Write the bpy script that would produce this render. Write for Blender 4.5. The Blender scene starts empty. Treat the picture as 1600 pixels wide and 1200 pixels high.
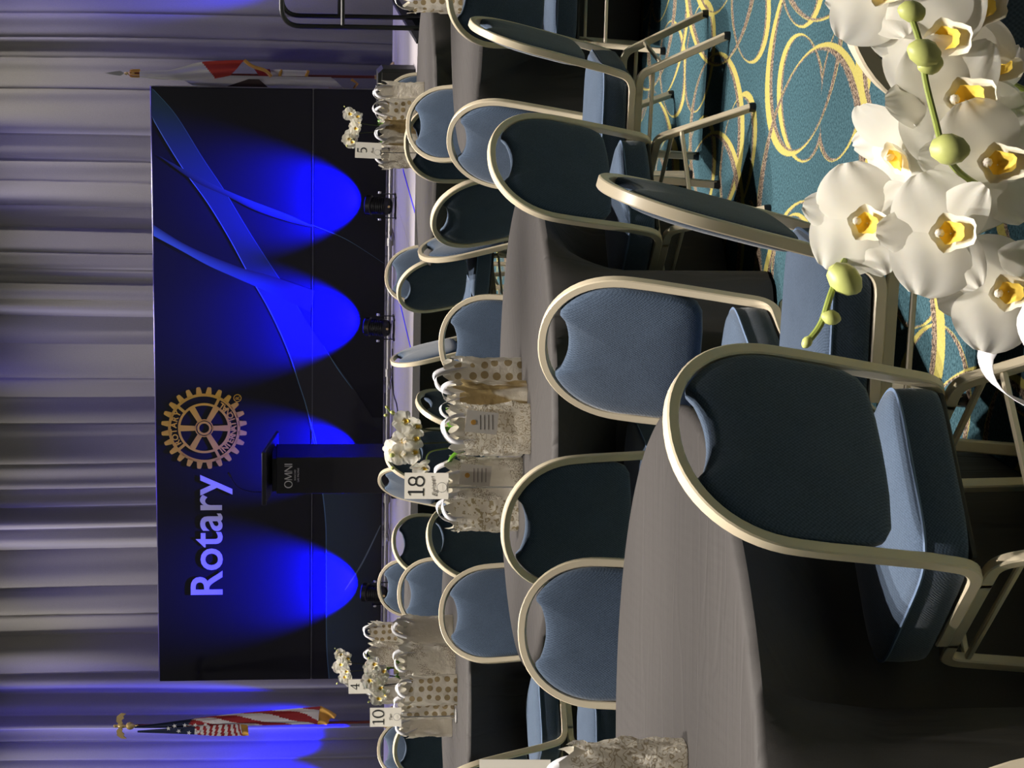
import bpy, math, random
from mathutils import Vector, Matrix
random.seed(11)
PI = math.pi
R = math.radians
scene = bpy.context.scene
COL = scene.collection

# ------------------------------------------------------------------ camera
# The photograph is a portrait frame stored turned by 90 degrees: the world's "up" points to the picture's left.
CAM_H, F_PX, HORIZON = 1.60, 3400.0, 440.0
pitch = math.atan((800 - HORIZON) / F_PX)
cp, sp = math.cos(pitch), math.sin(pitch)
cam = bpy.data.cameras.new('camera')
cam.sensor_fit = 'HORIZONTAL'; cam.sensor_width = 36.0
cam.lens = F_PX / 1600.0 * 36.0
cam.clip_start = 0.05; cam.clip_end = 200
cam_o = bpy.data.objects.new('camera', cam); COL.objects.link(cam_o)
rot = Matrix(((0, 1, 0), (-sp, 0, -cp), (-cp, 0, sp)))      # columns: image right (down), image up (right), back
cam_o.matrix_world = Matrix.Translation((0, 0, CAM_H)) @ rot.to_4x4()
scene.camera = cam_o

# ------------------------------------------------------------------ view, world, lights
vs = scene.view_settings
vs.view_transform = 'Standard'; vs.look = 'None'; vs.gamma = 1.0; vs.use_curve_mapping = False
vs.exposure = 0.0
world = bpy.data.worlds.new('world'); scene.world = world
world.use_nodes = True
bg = world.node_tree.nodes['Background']
bg.inputs['Color'].default_value = (1.0, 0.9, 0.8, 1); bg.inputs['Strength'].default_value = 0.006

# ballroom ceiling downlights: a regular grid of narrow recessed cans
CEIL = 8.0
def downlight(x, y, power, cone=28, z=CEIL, col=(1.0, 0.93, 0.84), radius=0.07, blend=0.7):
    l = bpy.data.lights.new('downlight', 'SPOT'); l.energy = power; l.color = col
    l.spot_size = R(cone); l.spot_blend = blend; l.shadow_soft_size = radius
    o = bpy.data.objects.new('downlight', l); COL.objects.link(o); o.location = (x, y, z)
    return o
for iy in range(12):
    for ix in range(-3, 4):
        downlight(ix * 1.6 + (0.4 if iy % 2 else -0.4), -0.3 + iy * 1.6, 2500)
# stage wash, aimed straight down in a row over the deck
YAW = R(14.5)
EX, EY = math.cos(YAW), -math.sin(YAW)      # along the stage front, to the right
NX, NY = math.sin(YAW), math.cos(YAW)       # into the stage
def stg(a, dep, z=0.0):
    return Vector((a * EX + dep * NX, 18.39 + a * EY + dep * NY, z))
for a in (-5.2, -3.4, -1.6, 0.2, 2.0, 3.8):
    p = stg(a, 1.4); downlight(p.x, p.y, 1050, 36, col=(1, .95, .95))
for a in (-5.6, -3.1, -0.6, 1.0, 3.4):
    p = stg(a, 4.25); downlight(p.x, p.y, 1500, 26, blend=0.9, col=(1, .95, .92))

for a in (-5.0, -2.6, -0.2, 2.2):        # neutral front wash on the backdrop, flags and drape
    p = stg(a, -3.2); q = stg(a * .9, 4.0, 2.2); d_ = downlight(p.x, p.y, 210, 52, z=7.2, col=(1, .95, .92), blend=.9, radius=.1)
    d_.rotation_euler = (Vector((p.x, p.y, 7.2)) - q).to_track_quat('Z', 'Y').to_euler()
for a, b, pw in ((5.2, .9, 900), (-7.4, -2.4, 900), (6.5, 3.6, 350), (-8.6, -5.2, 450)):     # side lights raking across the drape folds
    p = stg(a, 2.2); q = stg(b, 4.9, 3.4); d_ = downlight(p.x, p.y, pw, 34, z=6.8, col=(1, .93, .86), blend=1.0, radius=.15)
    d_.rotation_euler = (Vector((p.x, p.y, 6.8)) - q).to_track_quat('Z', 'Y').to_euler()
for a in (-7.0, -5.0, -3.0, -1.0, 1.0, 3.0, 5.0):     # blue wash lights hung above the drape
    p = stg(a, 4.0); d_ = downlight(p.x, p.y, 230, 70, z=6.3, col=(.10, .06, 1.0), blend=.9, radius=.1)

# ------------------------------------------------------------------ helpers
def tag(o, label, cat, group=None, kind=None):
    if label: o['label'] = label
    if cat: o['category'] = cat
    if group: o['group'] = group
    if kind: o['kind'] = kind
    return o
def empty(name, loc=(0, 0, 0), rz=0.0):
    o = bpy.data.objects.new(name, None); COL.objects.link(o)
    o.empty_display_size = 0.1; o.location = loc; o.rotation_euler = (0, 0, rz)
    return o
def link(name, me, parent=None, loc=None, rot=None, scale=None):
    o = bpy.data.objects.new(name, me); COL.objects.link(o)
    if parent: o.parent = parent
    if loc is not None: o.location = loc
    if rot is not None: o.rotation_euler = rot
    if scale is not None: o.scale = scale
    return o
def copy_tree(o, parent=None):
    c = o.copy(); COL.objects.link(c); c.parent = parent
    for ch in o.children: copy_tree(ch, c)
    return c

class MB:
    def __init__(s): s.v = []; s.f = []; s.m = []
    def add(s, vs_, fs, mi=0):
        b = len(s.v); s.v += [tuple(p) for p in vs_]
        for f in fs: s.f.append([b + i for i in f]); s.m.append(mi)
    def box(s, c, d, rot=None, bev=0.0, mi=0):
        hx, hy, hz = d[0] / 2, d[1] / 2, d[2] / 2
        b = min(bev, hx * .9, hy * .9, hz * .9)
        if b <= 0:
            P = [(x, y, z) for z in (-hz, hz) for y in (-hy, hy) for x in (-hx, hx)]
            Fs = [(0, 2, 3, 1), (4, 5, 7, 6), (0, 1, 5, 4), (2, 6, 7, 3), (0, 4, 6, 2), (1, 3, 7, 5)]
        else:
            def ring(x, y, z): return [(x - b, -y, z), (x, -y + b, z), (x, y - b, z), (x - b, y, z), (-x + b, y, z), (-x, y - b, z), (-x, -y + b, z), (-x + b, -y, z)]
            P = ring(hx - b, hy - b, -hz) + ring(hx, hy, -hz + b) + ring(hx, hy, hz - b) + ring(hx - b, hy - b, hz)
            Fs = [tuple(range(7, -1, -1)), tuple(range(24, 32))]
            for k in range(3):
                for i in range(8):
                    j = (i + 1) % 8; Fs.append((k * 8 + i, k * 8 + j, k * 8 + 8 + j, k * 8 + 8 + i))
        P = [Vector(p) for p in P]
        if rot is not None: P = [rot @ p for p in P]
        s.add([p + Vector(c) for p in P], Fs, mi)
        return s
    def sweep(s, path, prof, closed=False, up=None, mi=0, scales=None, cap=True):
        path = [Vector(p) for p in path]; n = len(path); k = len(prof)
        T = []
        for i in range(n):
            if closed: t = path[(i + 1) % n] - path[i - 1]
            else: t = path[min(i + 1, n - 1)] - path[max(i - 1, 0)]
            T.append(t.normalized())
        u = Vector(up) if up is not None else (Vector((0, 0, 1)) if abs(T[0].z) < .9 else Vector((0, 1, 0)))
        rings = []
        for i in range(n):
            u = (u - T[i] * u.dot(T[i]))
            if u.length < 1e-6: u = T[i].orthogonal()
            u.normalize(); w = T[i].cross(u)
            sc = scales[i] if scales else 1.0
            rings.append([path[i] + u * (q[0] * sc) + w * (q[1] * sc) for q in prof])
        Fs = []; m = n if closed else n - 1
        for i in range(m):
            a = i * k; b = ((i + 1) % n) * k
            for j in range(k):
                j2 = (j + 1) % k; Fs.append((a + j, a + j2, b + j2, b + j))
        if cap and not closed:
            Fs.append(tuple(range(k - 1, -1, -1))); Fs.append(tuple((n - 1) * k + j for j in range(k)))
        s.add([p for r in rings for p in r], Fs, mi); return s
    def tube(s, path, r, n=8, **kw):
        return s.sweep(path, [(r * math.cos(2 * PI * i / n), r * math.sin(2 * PI * i / n)) for i in range(n)], **kw)
    def lathe(s, prof, n=20, c=(0, 0, 0), axis=None, mi=0):
        P = []; Fs = []; k = len(prof)
        for r, z in prof:
            for i in range(n):
                a = 2 * PI * i / n; P.append(Vector((r * math.cos(a), r * math.sin(a), z)))
        for j in range(k - 1):
            for i in range(n):
                i2 = (i + 1) % n; Fs.append((j * n + i, j * n + i2, (j + 1) * n + i2, (j + 1) * n + i))
        if prof[0][0] > 1e-5: Fs.append(tuple(range(n - 1, -1, -1)))
        if prof[-1][0] > 1e-5: Fs.append(tuple((k - 1) * n + i for i in range(n)))
        if axis is not None: P = [axis @ p for p in P]
        s.add([p + Vector(c) for p in P], Fs, mi); return s
    def grid(s, fn, nu, nv, mi=0, cu=False):
        P = [fn(i / nu, j / nv) for j in range(nv + 1) for i in range(nu + (0 if cu else 1))]
        w = nu if cu else nu + 1; Fs = []
        for j in range(nv):
            for i in range(nu):
                i2 = (i + 1) % w if cu else i + 1
                Fs.append((j * w + i, j * w + i2, (j + 1) * w + i2, (j + 1) * w + i))
        m = mi
        if callable(mi):
            b = len(s.v); s.v += [tuple(p) for p in P]
            for q, f in enumerate(Fs):
                s.f.append([b + i for i in f]); s.m.append(mi((q % nu + .5) / nu, (q // nu + .5) / nv))
        else: s.add(P, Fs, mi)
        return s
    def prism(s, poly, y0, y1, mi=0):
        """polygon in x,z pushed along y"""
        n = len(poly)
        P = [(x, y0, z) for x, z in poly] + [(x, y1, z) for x, z in poly]
        Fs = [tuple(range(n)), tuple(range(2 * n - 1, n - 1, -1))]
        for i in range(n):
            j = (i + 1) % n; Fs.append((i, n + i, n + j, j))
        s.add(P, Fs, mi); return s
    def mesh(s, name, mats, smooth=True, angle=35):
        me = bpy.data.meshes.new(name); me.from_pydata(s.v, [], s.f); 
        for m in (mats if isinstance(mats, (list, tuple)) else [mats]): me.materials.append(m)
        me.polygons.foreach_set('material_index', s.m)
        me.update()
        if smooth:
            me.polygons.foreach_set('use_smooth', [True] * len(me.polygons))
            me.set_sharp_from_angle(angle=R(angle))
        me.validate(); return me
    def build(s, name, mats, parent=None, smooth=True, angle=35, loc=None, rot=None, solid=0.0):
        o = link(name, s.mesh(name, mats, smooth, angle), parent, loc, rot)
        if solid:
            md = o.modifiers.new('thickness', 'SOLIDIFY'); md.thickness = solid; md.offset = 0
        return o
def rrect(w, h, b):
    w /= 2; h /= 2
    return [(w - b, -h), (w, -h + b), (w, h - b), (w - b, h), (-w + b, h), (-w, h - b), (-w, -h + b), (-w + b, -h)]
def arc(c, r, a0, a1, n, ax1, ax2):
    c = Vector(c); ax1 = Vector(ax1); ax2 = Vector(ax2)
    return [c + ax1 * (r * math.cos(a0 + (a1 - a0) * i / n)) + ax2 * (r * math.sin(a0 + (a1 - a0) * i / n)) for i in range(n + 1)]
def fillet(pts, r, n=5):
    """round the inner corners of a polyline"""
    pts = [Vector(p) for p in pts]; out = [pts[0]]
    for i in range(1, len(pts) - 1):
        a, b, c = pts[i - 1], pts[i], pts[i + 1]
        d1 = (a - b); d2 = (c - b); rr = min(r, d1.length * .45, d2.length * .45)
        p, q = b + d1.normalized() * rr, b + d2.normalized() * rr
        for k in range(n + 1):
            t = k / n; out.append(p * (1 - t) ** 2 + b * (2 * t * (1 - t)) + q * t * t)
    out.append(pts[-1]); return out
def spline(pts, n=6):
    pts = [Vector(p) for p in pts]; out = []
    for i in range(len(pts) - 1):
        p0 = pts[max(i - 1, 0)]; p1 = pts[i]; p2 = pts[i + 1]; p3 = pts[min(i + 2, len(pts) - 1)]
        for k in range(n):
            t = k / n
            out.append(.5 * ((2 * p1) + (p2 - p0) * t + (2 * p0 - 5 * p1 + 4 * p2 - p3) * t * t + (3 * p1 - p0 - 3 * p2 + p3) * t ** 3))
    out.append(pts[-1]); return out
def text_mesh(body, size, bold=0.0, shear=0.0, extrude=0.001, mat=None, align='LEFT', spacing=1.0):
    cu = bpy.data.curves.new('lettering', 'FONT'); cu.body = body; cu.size = size; cu.offset = bold
    cu.shear = shear; cu.extrude = extrude; cu.align_x = align; cu.space_character = spacing; cu.resolution_u = 4
    o = bpy.data.objects.new('lettering', cu); COL.objects.link(o)
    dg = bpy.context.evaluated_depsgraph_get(); dg.update()
    me = bpy.data.meshes.new_from_object(o.evaluated_get(dg))
    bpy.data.objects.remove(o); bpy.data.curves.remove(cu)
    me.materials.clear()
    if mat: me.materials.append(mat)
    return me
def ribbon2d(pts, widths, y0, y1, closed=False):
    """flat stroke in x,z with varying width"""
    mb = MB(); n = len(pts); L = []; Rr = []
    for i, (x, z) in enumerate(pts):
        a = pts[(i - 1) % n if closed else max(i - 1, 0)]; b = pts[(i + 1) % n if closed else min(i + 1, n - 1)]
        dx, dz = b[0] - a[0], b[1] - a[1]; l = math.hypot(dx, dz) or 1; w = widths[i] / 2
        L.append((x - dz / l * w, z + dx / l * w)); Rr.append((x + dz / l * w, z - dx / l * w))
    m = n if closed else n - 1
    for i in range(m):
        j = (i + 1) % n
        P = [(L[i][0], y0, L[i][1]), (L[j][0], y0, L[j][1]), (Rr[j][0], y0, Rr[j][1]), (Rr[i][0], y0, Rr[i][1])]
        P += [(p[0], y1, p[2]) for p in P]
        mb.add(P, [(3, 2, 1, 0), (4, 5, 6, 7), (0, 1, 5, 4), (3, 7, 6, 2)])
    return mb

# ------------------------------------------------------------------ materials
class Nodes:
    def __init__(s, name):
        s.mat = bpy.data.materials.new(name); s.mat.use_nodes = True
        s.t = s.mat.node_tree; s.b = s.t.nodes['Principled BSDF']
    def new(s, typ, **kw):
        n = s.t.nodes.new(typ)
        for k, v in kw.items(): setattr(n, k, v)
        return n
    def inp(s, sock, val):
        if isinstance(val, bpy.types.NodeSocket): s.t.links.new(val, sock)
        else:
            if isinstance(val, (tuple, list)) and sock.type == 'RGBA' and len(val) == 3: val = (*val, 1)
            sock.default_value = val
    def math(s, op, a, b=0.0, clamp=False):
        n = s.new('ShaderNodeMath', operation=op, use_clamp=clamp); s.inp(n.inputs[0], a); s.inp(n.inputs[1], b); return n.outputs[0]
    def vmath(s, op, a, b=(0, 0, 0)):
        n = s.new('ShaderNodeVectorMath', operation=op); s.inp(n.inputs[0], a); s.inp(n.inputs[1], b)
        return n.outputs['Value'] if op in ('LENGTH', 'DOT_PRODUCT') else n.outputs[0]
    def mix(s, f, a, b):
        n = s.new('ShaderNodeMix', data_type='RGBA'); s.inp(n.inputs[0], f); s.inp(n.inputs[6], a); s.inp(n.inputs[7], b); return n.outputs[2]
    def sstep(s, v, a, b):
        n = s.new('ShaderNodeMapRange', interpolation_type='SMOOTHSTEP'); s.inp(n.inputs[0], v)
        n.inputs[1].default_value = a; n.inputs[2].default_value = b; return n.outputs[0]
    def coord(s, which='Object', scale=(1, 1, 1), loc=(0, 0, 0), rot=(0, 0, 0)):
        c = s.new('ShaderNodeTexCoord'); m = s.new('ShaderNodeMapping'); m.inputs['Scale'].default_value = scale
        m.inputs['Location'].default_value = loc; m.inputs['Rotation'].default_value = rot
        s.t.links.new(c.outputs[which], m.inputs[0]); return m.outputs[0]
    def noise(s, vec, scale, detail=2, rough=.5, out='Fac'):
        n = s.new('ShaderNodeTexNoise'); s.inp(n.inputs['Vector'], vec); n.inputs['Scale'].default_value = scale
        n.inputs['Detail'].default_value = detail; n.inputs['Roughness'].default_value = rough; return n.outputs[out]
    def bump(s, h, strength, dist=.002):
        n = s.new('ShaderNodeBump'); n.inputs['Strength'].default_value = strength; n.inputs['Distance'].default_value = dist
        s.inp(n.inputs['Height'], h); s.t.links.new(n.outputs[0], s.b.inputs['Normal']); return n
    def translucent(s, w):
        # thin sheet: part of the light passes through
        t_ = s.new('ShaderNodeBsdfTranslucent'); mx = s.new('ShaderNodeMixShader'); mx.inputs[0].default_value = w
        src = s.b.inputs['Base Color'].links[0].from_socket; s.t.links.new(src, t_.inputs[0])
        s.t.links.new(s.b.outputs[0], mx.inputs[1]); s.t.links.new(t_.outputs[0], mx.inputs[2])
        s.t.links.new(mx.outputs[0], s.t.nodes['Material Output'].inputs[0])
    def set(s, **kw):
        names = dict(color='Base Color', rough='Roughness', metal='Metallic', spec='Specular IOR Level', sheen='Sheen Weight', coat='Coat Weight',
                     sheen_rough='Sheen Roughness', trans='Transmission Weight', alpha='Alpha', sss='Subsurface Weight', emit='Emission Color', emits='Emission Strength', ior='IOR')
        for k, v in kw.items(): s.inp(s.b.inputs[names[k]], v)
        return s
def flat(name, color, rough=.5, metal=0.0, spec=.5, **kw):
    n = Nodes(name); n.set(color=color, rough=rough, metal=metal, spec=spec, **kw)
    # a trace of uneven wear so no surface is perfectly uniform
    v = n.coord(); w = n.noise(v, 9.0, 3)
    n.set(rough=n.math('ADD', n.math('MULTIPLY', w, .12), rough - .06, True))
    return n.mat

MAT = {}
def m_fabric():
    n = Nodes('blue_weave'); v = n.coord()
    sx = n.new('ShaderNodeSeparateXYZ'); n.t.links.new(v, sx.inputs[0])
    k = 900.0
    wa = n.math('SINE', n.math('MULTIPLY', sx.outputs[0], k))
    wb = n.math('SINE', n.math('MULTIPLY', n.math('ADD', sx.outputs[1], sx.outputs[2]), k))
    weave = n.math('MULTIPLY', wa, wb)
    fine = n.noise(v, 260, 2)
    big = n.noise(v, 14, 2)
    f = n.math('ADD', n.math('MULTIPLY', weave, .22), n.math('ADD', n.math('MULTIPLY', fine, .7), n.math('MULTIPLY', big, .25)))
    c = n.mix(n.sstep(f, .1, .85), (.026, .044, .076), (.068, .100, .158))
    n.set(color=c, rough=.85, spec=.18, sheen=.25, sheen_rough=.5)
    n.bump(f, .5, .0012)
    return n.mat
MAT['fabric'] = m_fabric()
MAT['piping'] = flat('blue_piping', (.10, .15, .25), .8)
MAT['frame'] = flat('champagne_frame', (.60, .52, .385), .34, 0.0, .5)
MAT['pan'] = flat('dark_seat_board', (.02, .018, .016), .7)
MAT['glide'] = flat('black_plastic', (.012, .012, .013), .4)
def m_cloth():
    n = Nodes('black_table_linen'); v = n.coord()
    f = n.noise(v, 420, 2)
    cr = n.noise(n.coord(scale=(1.2, 14, 1.2), rot=(0, 0, .35)), 1.6, 3)
    cr2 = n.noise(n.coord(scale=(9, 1.0, 1.0), rot=(0, 0, .3)), 1.4, 2)
    n.set(color=n.mix(f, (.040, .0365, .0355), (.056, .0515, .0505)), rough=.7, spec=.3)
    rg = n.sstep(n.math('ABSOLUTE', n.math('SUBTRACT', n.noise(n.coord(scale=(1, 4.5, 1), rot=(0, 0, .25)), 1.1, 2), .5)), 0.0, .035)
    h = n.math('ADD', n.math('MULTIPLY', cr, .8), n.math('ADD', n.math('ADD', cr2, n.math('MULTIPLY', rg, .35)), n.math('MULTIPLY', f, .02)))
    n.bump(h, .5, .012)
    return n.mat
MAT['cloth'] = m_cloth()
def m_carpet():
    n = Nodes('arabesque_carpet'); c = n.new('ShaderNodeTexCoord').outputs['Object']
    fz = n.noise(c, 120, 3, .75)
    col = n.mix(n.sstep(fz, .34, .66), (.014, .038, .050), (.052, .108, .132))
    wob = n.vmath('SCALE', n.vmath('SUBTRACT', n.noise(c, 260, 1, .5, 'Color'), (.5, .5, .5)))
    wob.node.inputs['Scale'].default_value = .012
    cw = n.vmath('ADD', c, wob)
    bands = []
    for (sx, sy, ox, oy, rad, off, tilt, wm) in ((2.15, 1.35, .3, .1, .43, .034, .35, .014), (1.45, .85, .8, .45, .44, .026, -.30, .010), (1.0, .62, .55, .2, .45, .015, .25, .006)):
        mp = n.new('ShaderNodeMapping'); n.t.links.new(cw, mp.inputs[0])
        mp.inputs['Scale'].default_value = (sx, sy, 0); mp.inputs['Location'].default_value = (ox, oy, 0)
        vo = n.new('ShaderNodeTexVoronoi', voronoi_dimensions='2D'); vo.inputs['Scale'].default_value = 1; vo.inputs['Randomness'].default_value = .32
        n.t.links.new(mp.outputs[0], vo.inputs['Vector'])
        q = n.vmath('SUBTRACT', mp.outputs[0], vo.outputs['Position'])
        s3 = n.new('ShaderNodeSeparateXYZ'); n.t.links.new(q, s3.inputs[0])
        rc = n.new('ShaderNodeSeparateColor'); n.t.links.new(vo.outputs['Color'], rc.inputs[0])
        tl = n.math('MULTIPLY', n.math('SUBTRACT', rc.outputs[1], .5), tilt * 2)
        qx = n.math('ADD', s3.outputs[0], n.math('MULTIPLY', s3.outputs[1], tl))
        sg = n.math('SUBTRACT', n.math('MULTIPLY', n.math('GREATER_THAN', rc.outputs[0], .5), 2.0), 1.0)
        cx1 = n.new('ShaderNodeCombineXYZ'); n.inp(cx1.inputs[0], qx); n.inp(cx1.inputs[1], s3.outputs[1])
        r1 = n.vmath('LENGTH', cx1.outputs[0])
        ri = rad - off - wm * .5
        cx2 = n.new('ShaderNodeCombineXYZ'); n.inp(cx2.inputs[0], n.math('MULTIPLY', qx, ri / (rad - wm))); n.inp(cx2.inputs[1], n.math('ADD', s3.outputs[1], n.math('MULTIPLY', sg, off)))
        inner = n.math('SUBTRACT', n.vmath('LENGTH', cx2.outputs[0]), ri)
        ycol = n.math('MULTIPLY', n.math('LESS_THAN', r1, rad), n.math('GREATER_THAN', inner, 0.0))
        edge = n.math('MULTIPLY', n.math('POWER', n.math('ABSOLUTE', s3.outputs[1]), 2.0), -.36)
        br = n.math('MULTIPLY', n.math('LESS_THAN', inner, 0.0), n.math('GREATER_THAN', inner, n.math('MULTIPLY', n.math('ADD', fz, .2), n.math('SUBTRACT', edge, .006))))
        bands.append((ycol, br))
    for ycol, br in bands:
        col = n.mix(br, col, n.mix(n.sstep(fz, .42, .62), (.04, .025, .02), (.30, .23, .17)))
        col = n.mix(ycol, col, n.mix(fz, (.22, .19, .04), (.46, .40, .13)))
    n.set(color=col, rough=.95, spec=.1)
    n.bump(fz, .6, .004)
    return n.mat
MAT['carpet'] = m_carpet()
def m_drape():
    n = Nodes('grey_drape'); v = n.coord()
    f = n.noise(v, 130, 2)
    n.set(color=n.mix(f, (.22, .21, .205), (.30, .285, .275)), rough=.7, spec=.3, sheen=.3)
    n.bump(f, .2, .002); return n.mat
MAT['drape'] = m_drape()
MAT['wall'] = flat('dark_wall', (.05, .05, .055), .9)
def m_deck():
    n = Nodes('stage_deck'); v = n.coord()
    f = n.noise(n.coord(scale=(.6, 9, 1)), 3.0, 4); g = n.noise(v, 60, 2)
    n.set(color=n.mix(n.math('MULTIPLY', f, g), (.26, .24, .26), (.42, .39, .40)), rough=.7, spec=.3); n.bump(g, .15, .002); return n.mat
MAT['deck'] = m_deck()
MAT['skirt'] = flat('black_skirt', (.012, .011, .011), .85)
MAT['black'] = flat('black_lacquer', (.012, .012, .013), .45)
MAT['blackm'] = flat('black_metal', (.012, .012, .012), .3)
MAT['silver'] = flat('silver_pipe', (.55, .53, .5), .35, .8)
MAT['chrome'] = flat('polished_steel', (.6, .6, .6), .2, .6)
MAT['brass'] = flat('polished_brass', (.80, .58, .25), .25, .45)
MAT['wood'] = flat('dark_red_wood', (.14, .025, .014), .35)
MAT['white'] = flat('white_cotton', (.72, .70, .68), .8)
MAT['red'] = flat('red_cotton', (.33, .018, .022), .8)
MAT['redorange'] = flat('brick_red_cotton', (.50, .05, .035), .8)
MAT['navy'] = flat('navy_cotton', (.012, .02, .06), .8)
MAT['gold'] = flat('gold_fringe', (.62, .33, .06), .7)
MAT['brown'] = flat('dark_brown_print', (.06, .035, .03), .8)
MAT['card'] = flat('cream_card', (.84, .80, .71), .6)
MAT['ink'] = flat('black_ink', (.01, .01, .01), .6)
MAT['greyink'] = flat('grey_ink', (.16, .14, .12), .6)
MAT['ribbon'] = flat('white_satin_ribbon', (.80, .79, .84), .35)
MAT['tissue'] = flat('cream_tissue', (.92, .88, .78), .7)
MAT['screen'] = flat('black_backdrop_print', (.013, .013, .017), .6, 0, .25)
MAT['gearg'] = flat('gold_print', (.86, .50, .045), .6)
MAT['letters'] = flat('white_print', (.74, .72, .80), .6)
MAT['painted_light'] = flat('painted_blue_light', (.04, .02, .75), .5)  # blue light spilling on the deck, put into a base colour

# ------------------------------------------------------------------ the setting
o = MB().box((0, 11, -.05), (24, 34, .1)).build('floor', MAT['carpet'], smooth=False)
tag(o, 'teal carpet with yellow looping arabesque pattern', 'carpet', kind='structure')
p = stg(-1, 5.6)
o = MB().box((0, 0, 3.2), (18, .12, 6.4)).build('wall_back', MAT['wall'], smooth=False, loc=p, rot=(0, 0, -YAW))
tag(o, 'dark wall behind the grey stage drape', 'wall', kind='structure')

# pleated drape along the back of the stage
def drape_profile(a):
    w_ = a + .10 * math.sin(a * 2.3) + .05 * math.sin(a * 5.1 + 1)
    d = .085 * math.sin(w_ * 8.3 + 1.6 * math.sin(a * 1.3)) + .035 * math.sin(w_ * 19.0 + 2.1 * math.sin(a * 2.9 + 1))
    d += .05 * math.sin(a * 3.7 + 2.0) * math.sin(a * .9)
    s_ = math.sin(w_ * 11.7 + 2.2 * math.sin(a * 1.1)); d += .11 * (abs(s_) ** .4 - .6) * (0.35 + .65 * abs(math.sin(a * .75 + .6)))
    return d
def drape_fn(u, w):
    a = -8.0 + 14.0 * u; z = .02 + 6.2 * w
    sw = .012 * math.sin(a * 31 + z * 1.1) * (1 - w) + .05 * math.sin(z * .7 + a * 2) * .15
    dep = 4.95 - drape_profile(a + .02 * math.sin(z * .8 + a)) + sw
    return stg(a, dep, z)
o = MB().grid(drape_fn, 1800, 14).build('stage_drape', MAT['drape'], angle=180)
tag(o, 'tall grey pleated drape hanging behind the stage', 'curtain')

# raised platform
t = empty('stage_platform', stg(0, 0), -YAW)
tag(t, 'low stage platform with pale lilac-grey deck and black skirt', 'stage')
A0, A1, ZD = -6.2, 2.86, .50
w = (A1 - A0) / 5
for k in range(5):
    for dpt, (y0, y1) in enumerate(((.0, 1.18), (1.185, 2.36), (2.365, 3.3), (3.305, 4.05))):
        MB().box((A0 + w * (k + .5), (y0 + y1) / 2, ZD - .03), (w - .006, y1 - y0, .06), bev=.004).build('deck_panel', MAT['deck'], t)
def skirt(u, v):
    a = A0 + (A1 - A0) * u
    return (a, .03 - .014 * abs(math.sin(a * 21)) ** .5 * 1.0, .005 + (ZD - .07) * v)
MB().grid(skirt, 500, 2).build('skirt', MAT['skirt'], t, angle=180)
MB().grid(lambda u, v: (A1 - .03 + .01 * math.sin(u * 130), .03 + 4.0 * u, .005 + (ZD - .07) * v), 160, 2).build('skirt', MAT['skirt'], t, angle=180)
MB().box(((A0 + A1) / 2, .0, ZD - .03), (A1 - A0, .03, .06)).build('edge_trim', MAT['deck'], t)
MB().box((A1 + .012, 2.03, ZD - .025), (.03, 4.05, .07)).build('edge_trim', MAT['black'], t)

# ------------------------------------------------------------------ backdrop screen (local x along the screen, y into the stage, z = world height)
SC = empty('backdrop_screen', (0, 21.8, 0), -YAW)
tag(SC, 'wide black printed backdrop with blue swooshes, gear emblem and white lettering', 'backdrop')
W0, W1, ZB, ZT, ZS = -3.155, 2.935, .585, 2.845, 1.295
MB().box(((W0 + W1) / 2, .03, (ZS + ZT) / 2 + .003), (W1 - W0, .05, ZT - ZS - .006), bev=.006).build('upper_panel', MAT['screen'], SC)
MB().box(((W0 + W1) / 2, .03, (ZB + ZS) / 2 - .003), (W1 - W0, .05, ZS - ZB - .006), bev=.006).build('lower_panel', MAT['screen'], SC)
MB().box(((W0 + W1) / 2, .045, (ZB + ZT) / 2), (W1 - W0 + .016, .02, ZT - ZB + .016), bev=.004).build('edge_frame', MAT['silver'], SC)
mb = MB(); mb.tube([(W0 - .05, .0, ZB - .045), (W1 + .05, .0, ZB - .045)], .022, 10).build('bottom_pipe', MAT['silver'], SC)
for x in (-2.6, -1.2, .12, 1.45, 2.7):
    MB().tube([(x - .04, .0, ZB - .045), (x + .04, .0, ZB - .045)], .034, 10).build('pipe_coupler', MAT['silver'], SC)
for x in (-3.05, -1.6, 0, 1.5, 2.85):
    MB().box((x, .12, .53), (.05, .5, .03), bev=.008).build('foot', MAT['silver'], SC)
    MB().box((x, .09, 1.64), (.04, .03, 2.18)).build('upright', MAT['silver'], SC)

MAT['seam'] = flat('pale_seam', (.10, .10, .105), .5)
# printed swooshes: flat ink laid on the panels, one strip per band
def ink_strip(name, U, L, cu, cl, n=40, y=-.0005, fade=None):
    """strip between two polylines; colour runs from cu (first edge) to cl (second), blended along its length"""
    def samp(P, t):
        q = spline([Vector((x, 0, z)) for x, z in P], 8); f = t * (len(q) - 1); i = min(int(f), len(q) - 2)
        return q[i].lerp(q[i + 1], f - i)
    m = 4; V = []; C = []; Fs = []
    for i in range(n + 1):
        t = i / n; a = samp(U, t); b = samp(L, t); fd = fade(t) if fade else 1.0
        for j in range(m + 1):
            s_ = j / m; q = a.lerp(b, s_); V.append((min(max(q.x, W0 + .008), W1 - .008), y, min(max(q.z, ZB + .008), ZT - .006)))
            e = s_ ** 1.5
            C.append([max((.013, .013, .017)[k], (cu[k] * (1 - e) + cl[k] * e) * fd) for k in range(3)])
    for i in range(n):
        for j in range(m):
            k = i * (m + 1) + j; Fs.append((k, k + m + 1, k + m + 2, k + 1))
    me = bpy.data.meshes.new(name); me.from_pydata(V, [], Fs); at = me.color_attributes.new('ink', 'FLOAT_COLOR', 'POINT')
    for i, c in enumerate(C): at.data[i].color = (*c, 1)
    me.materials.append(MAT['inkvc']); return link(name, me, SC)
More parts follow.
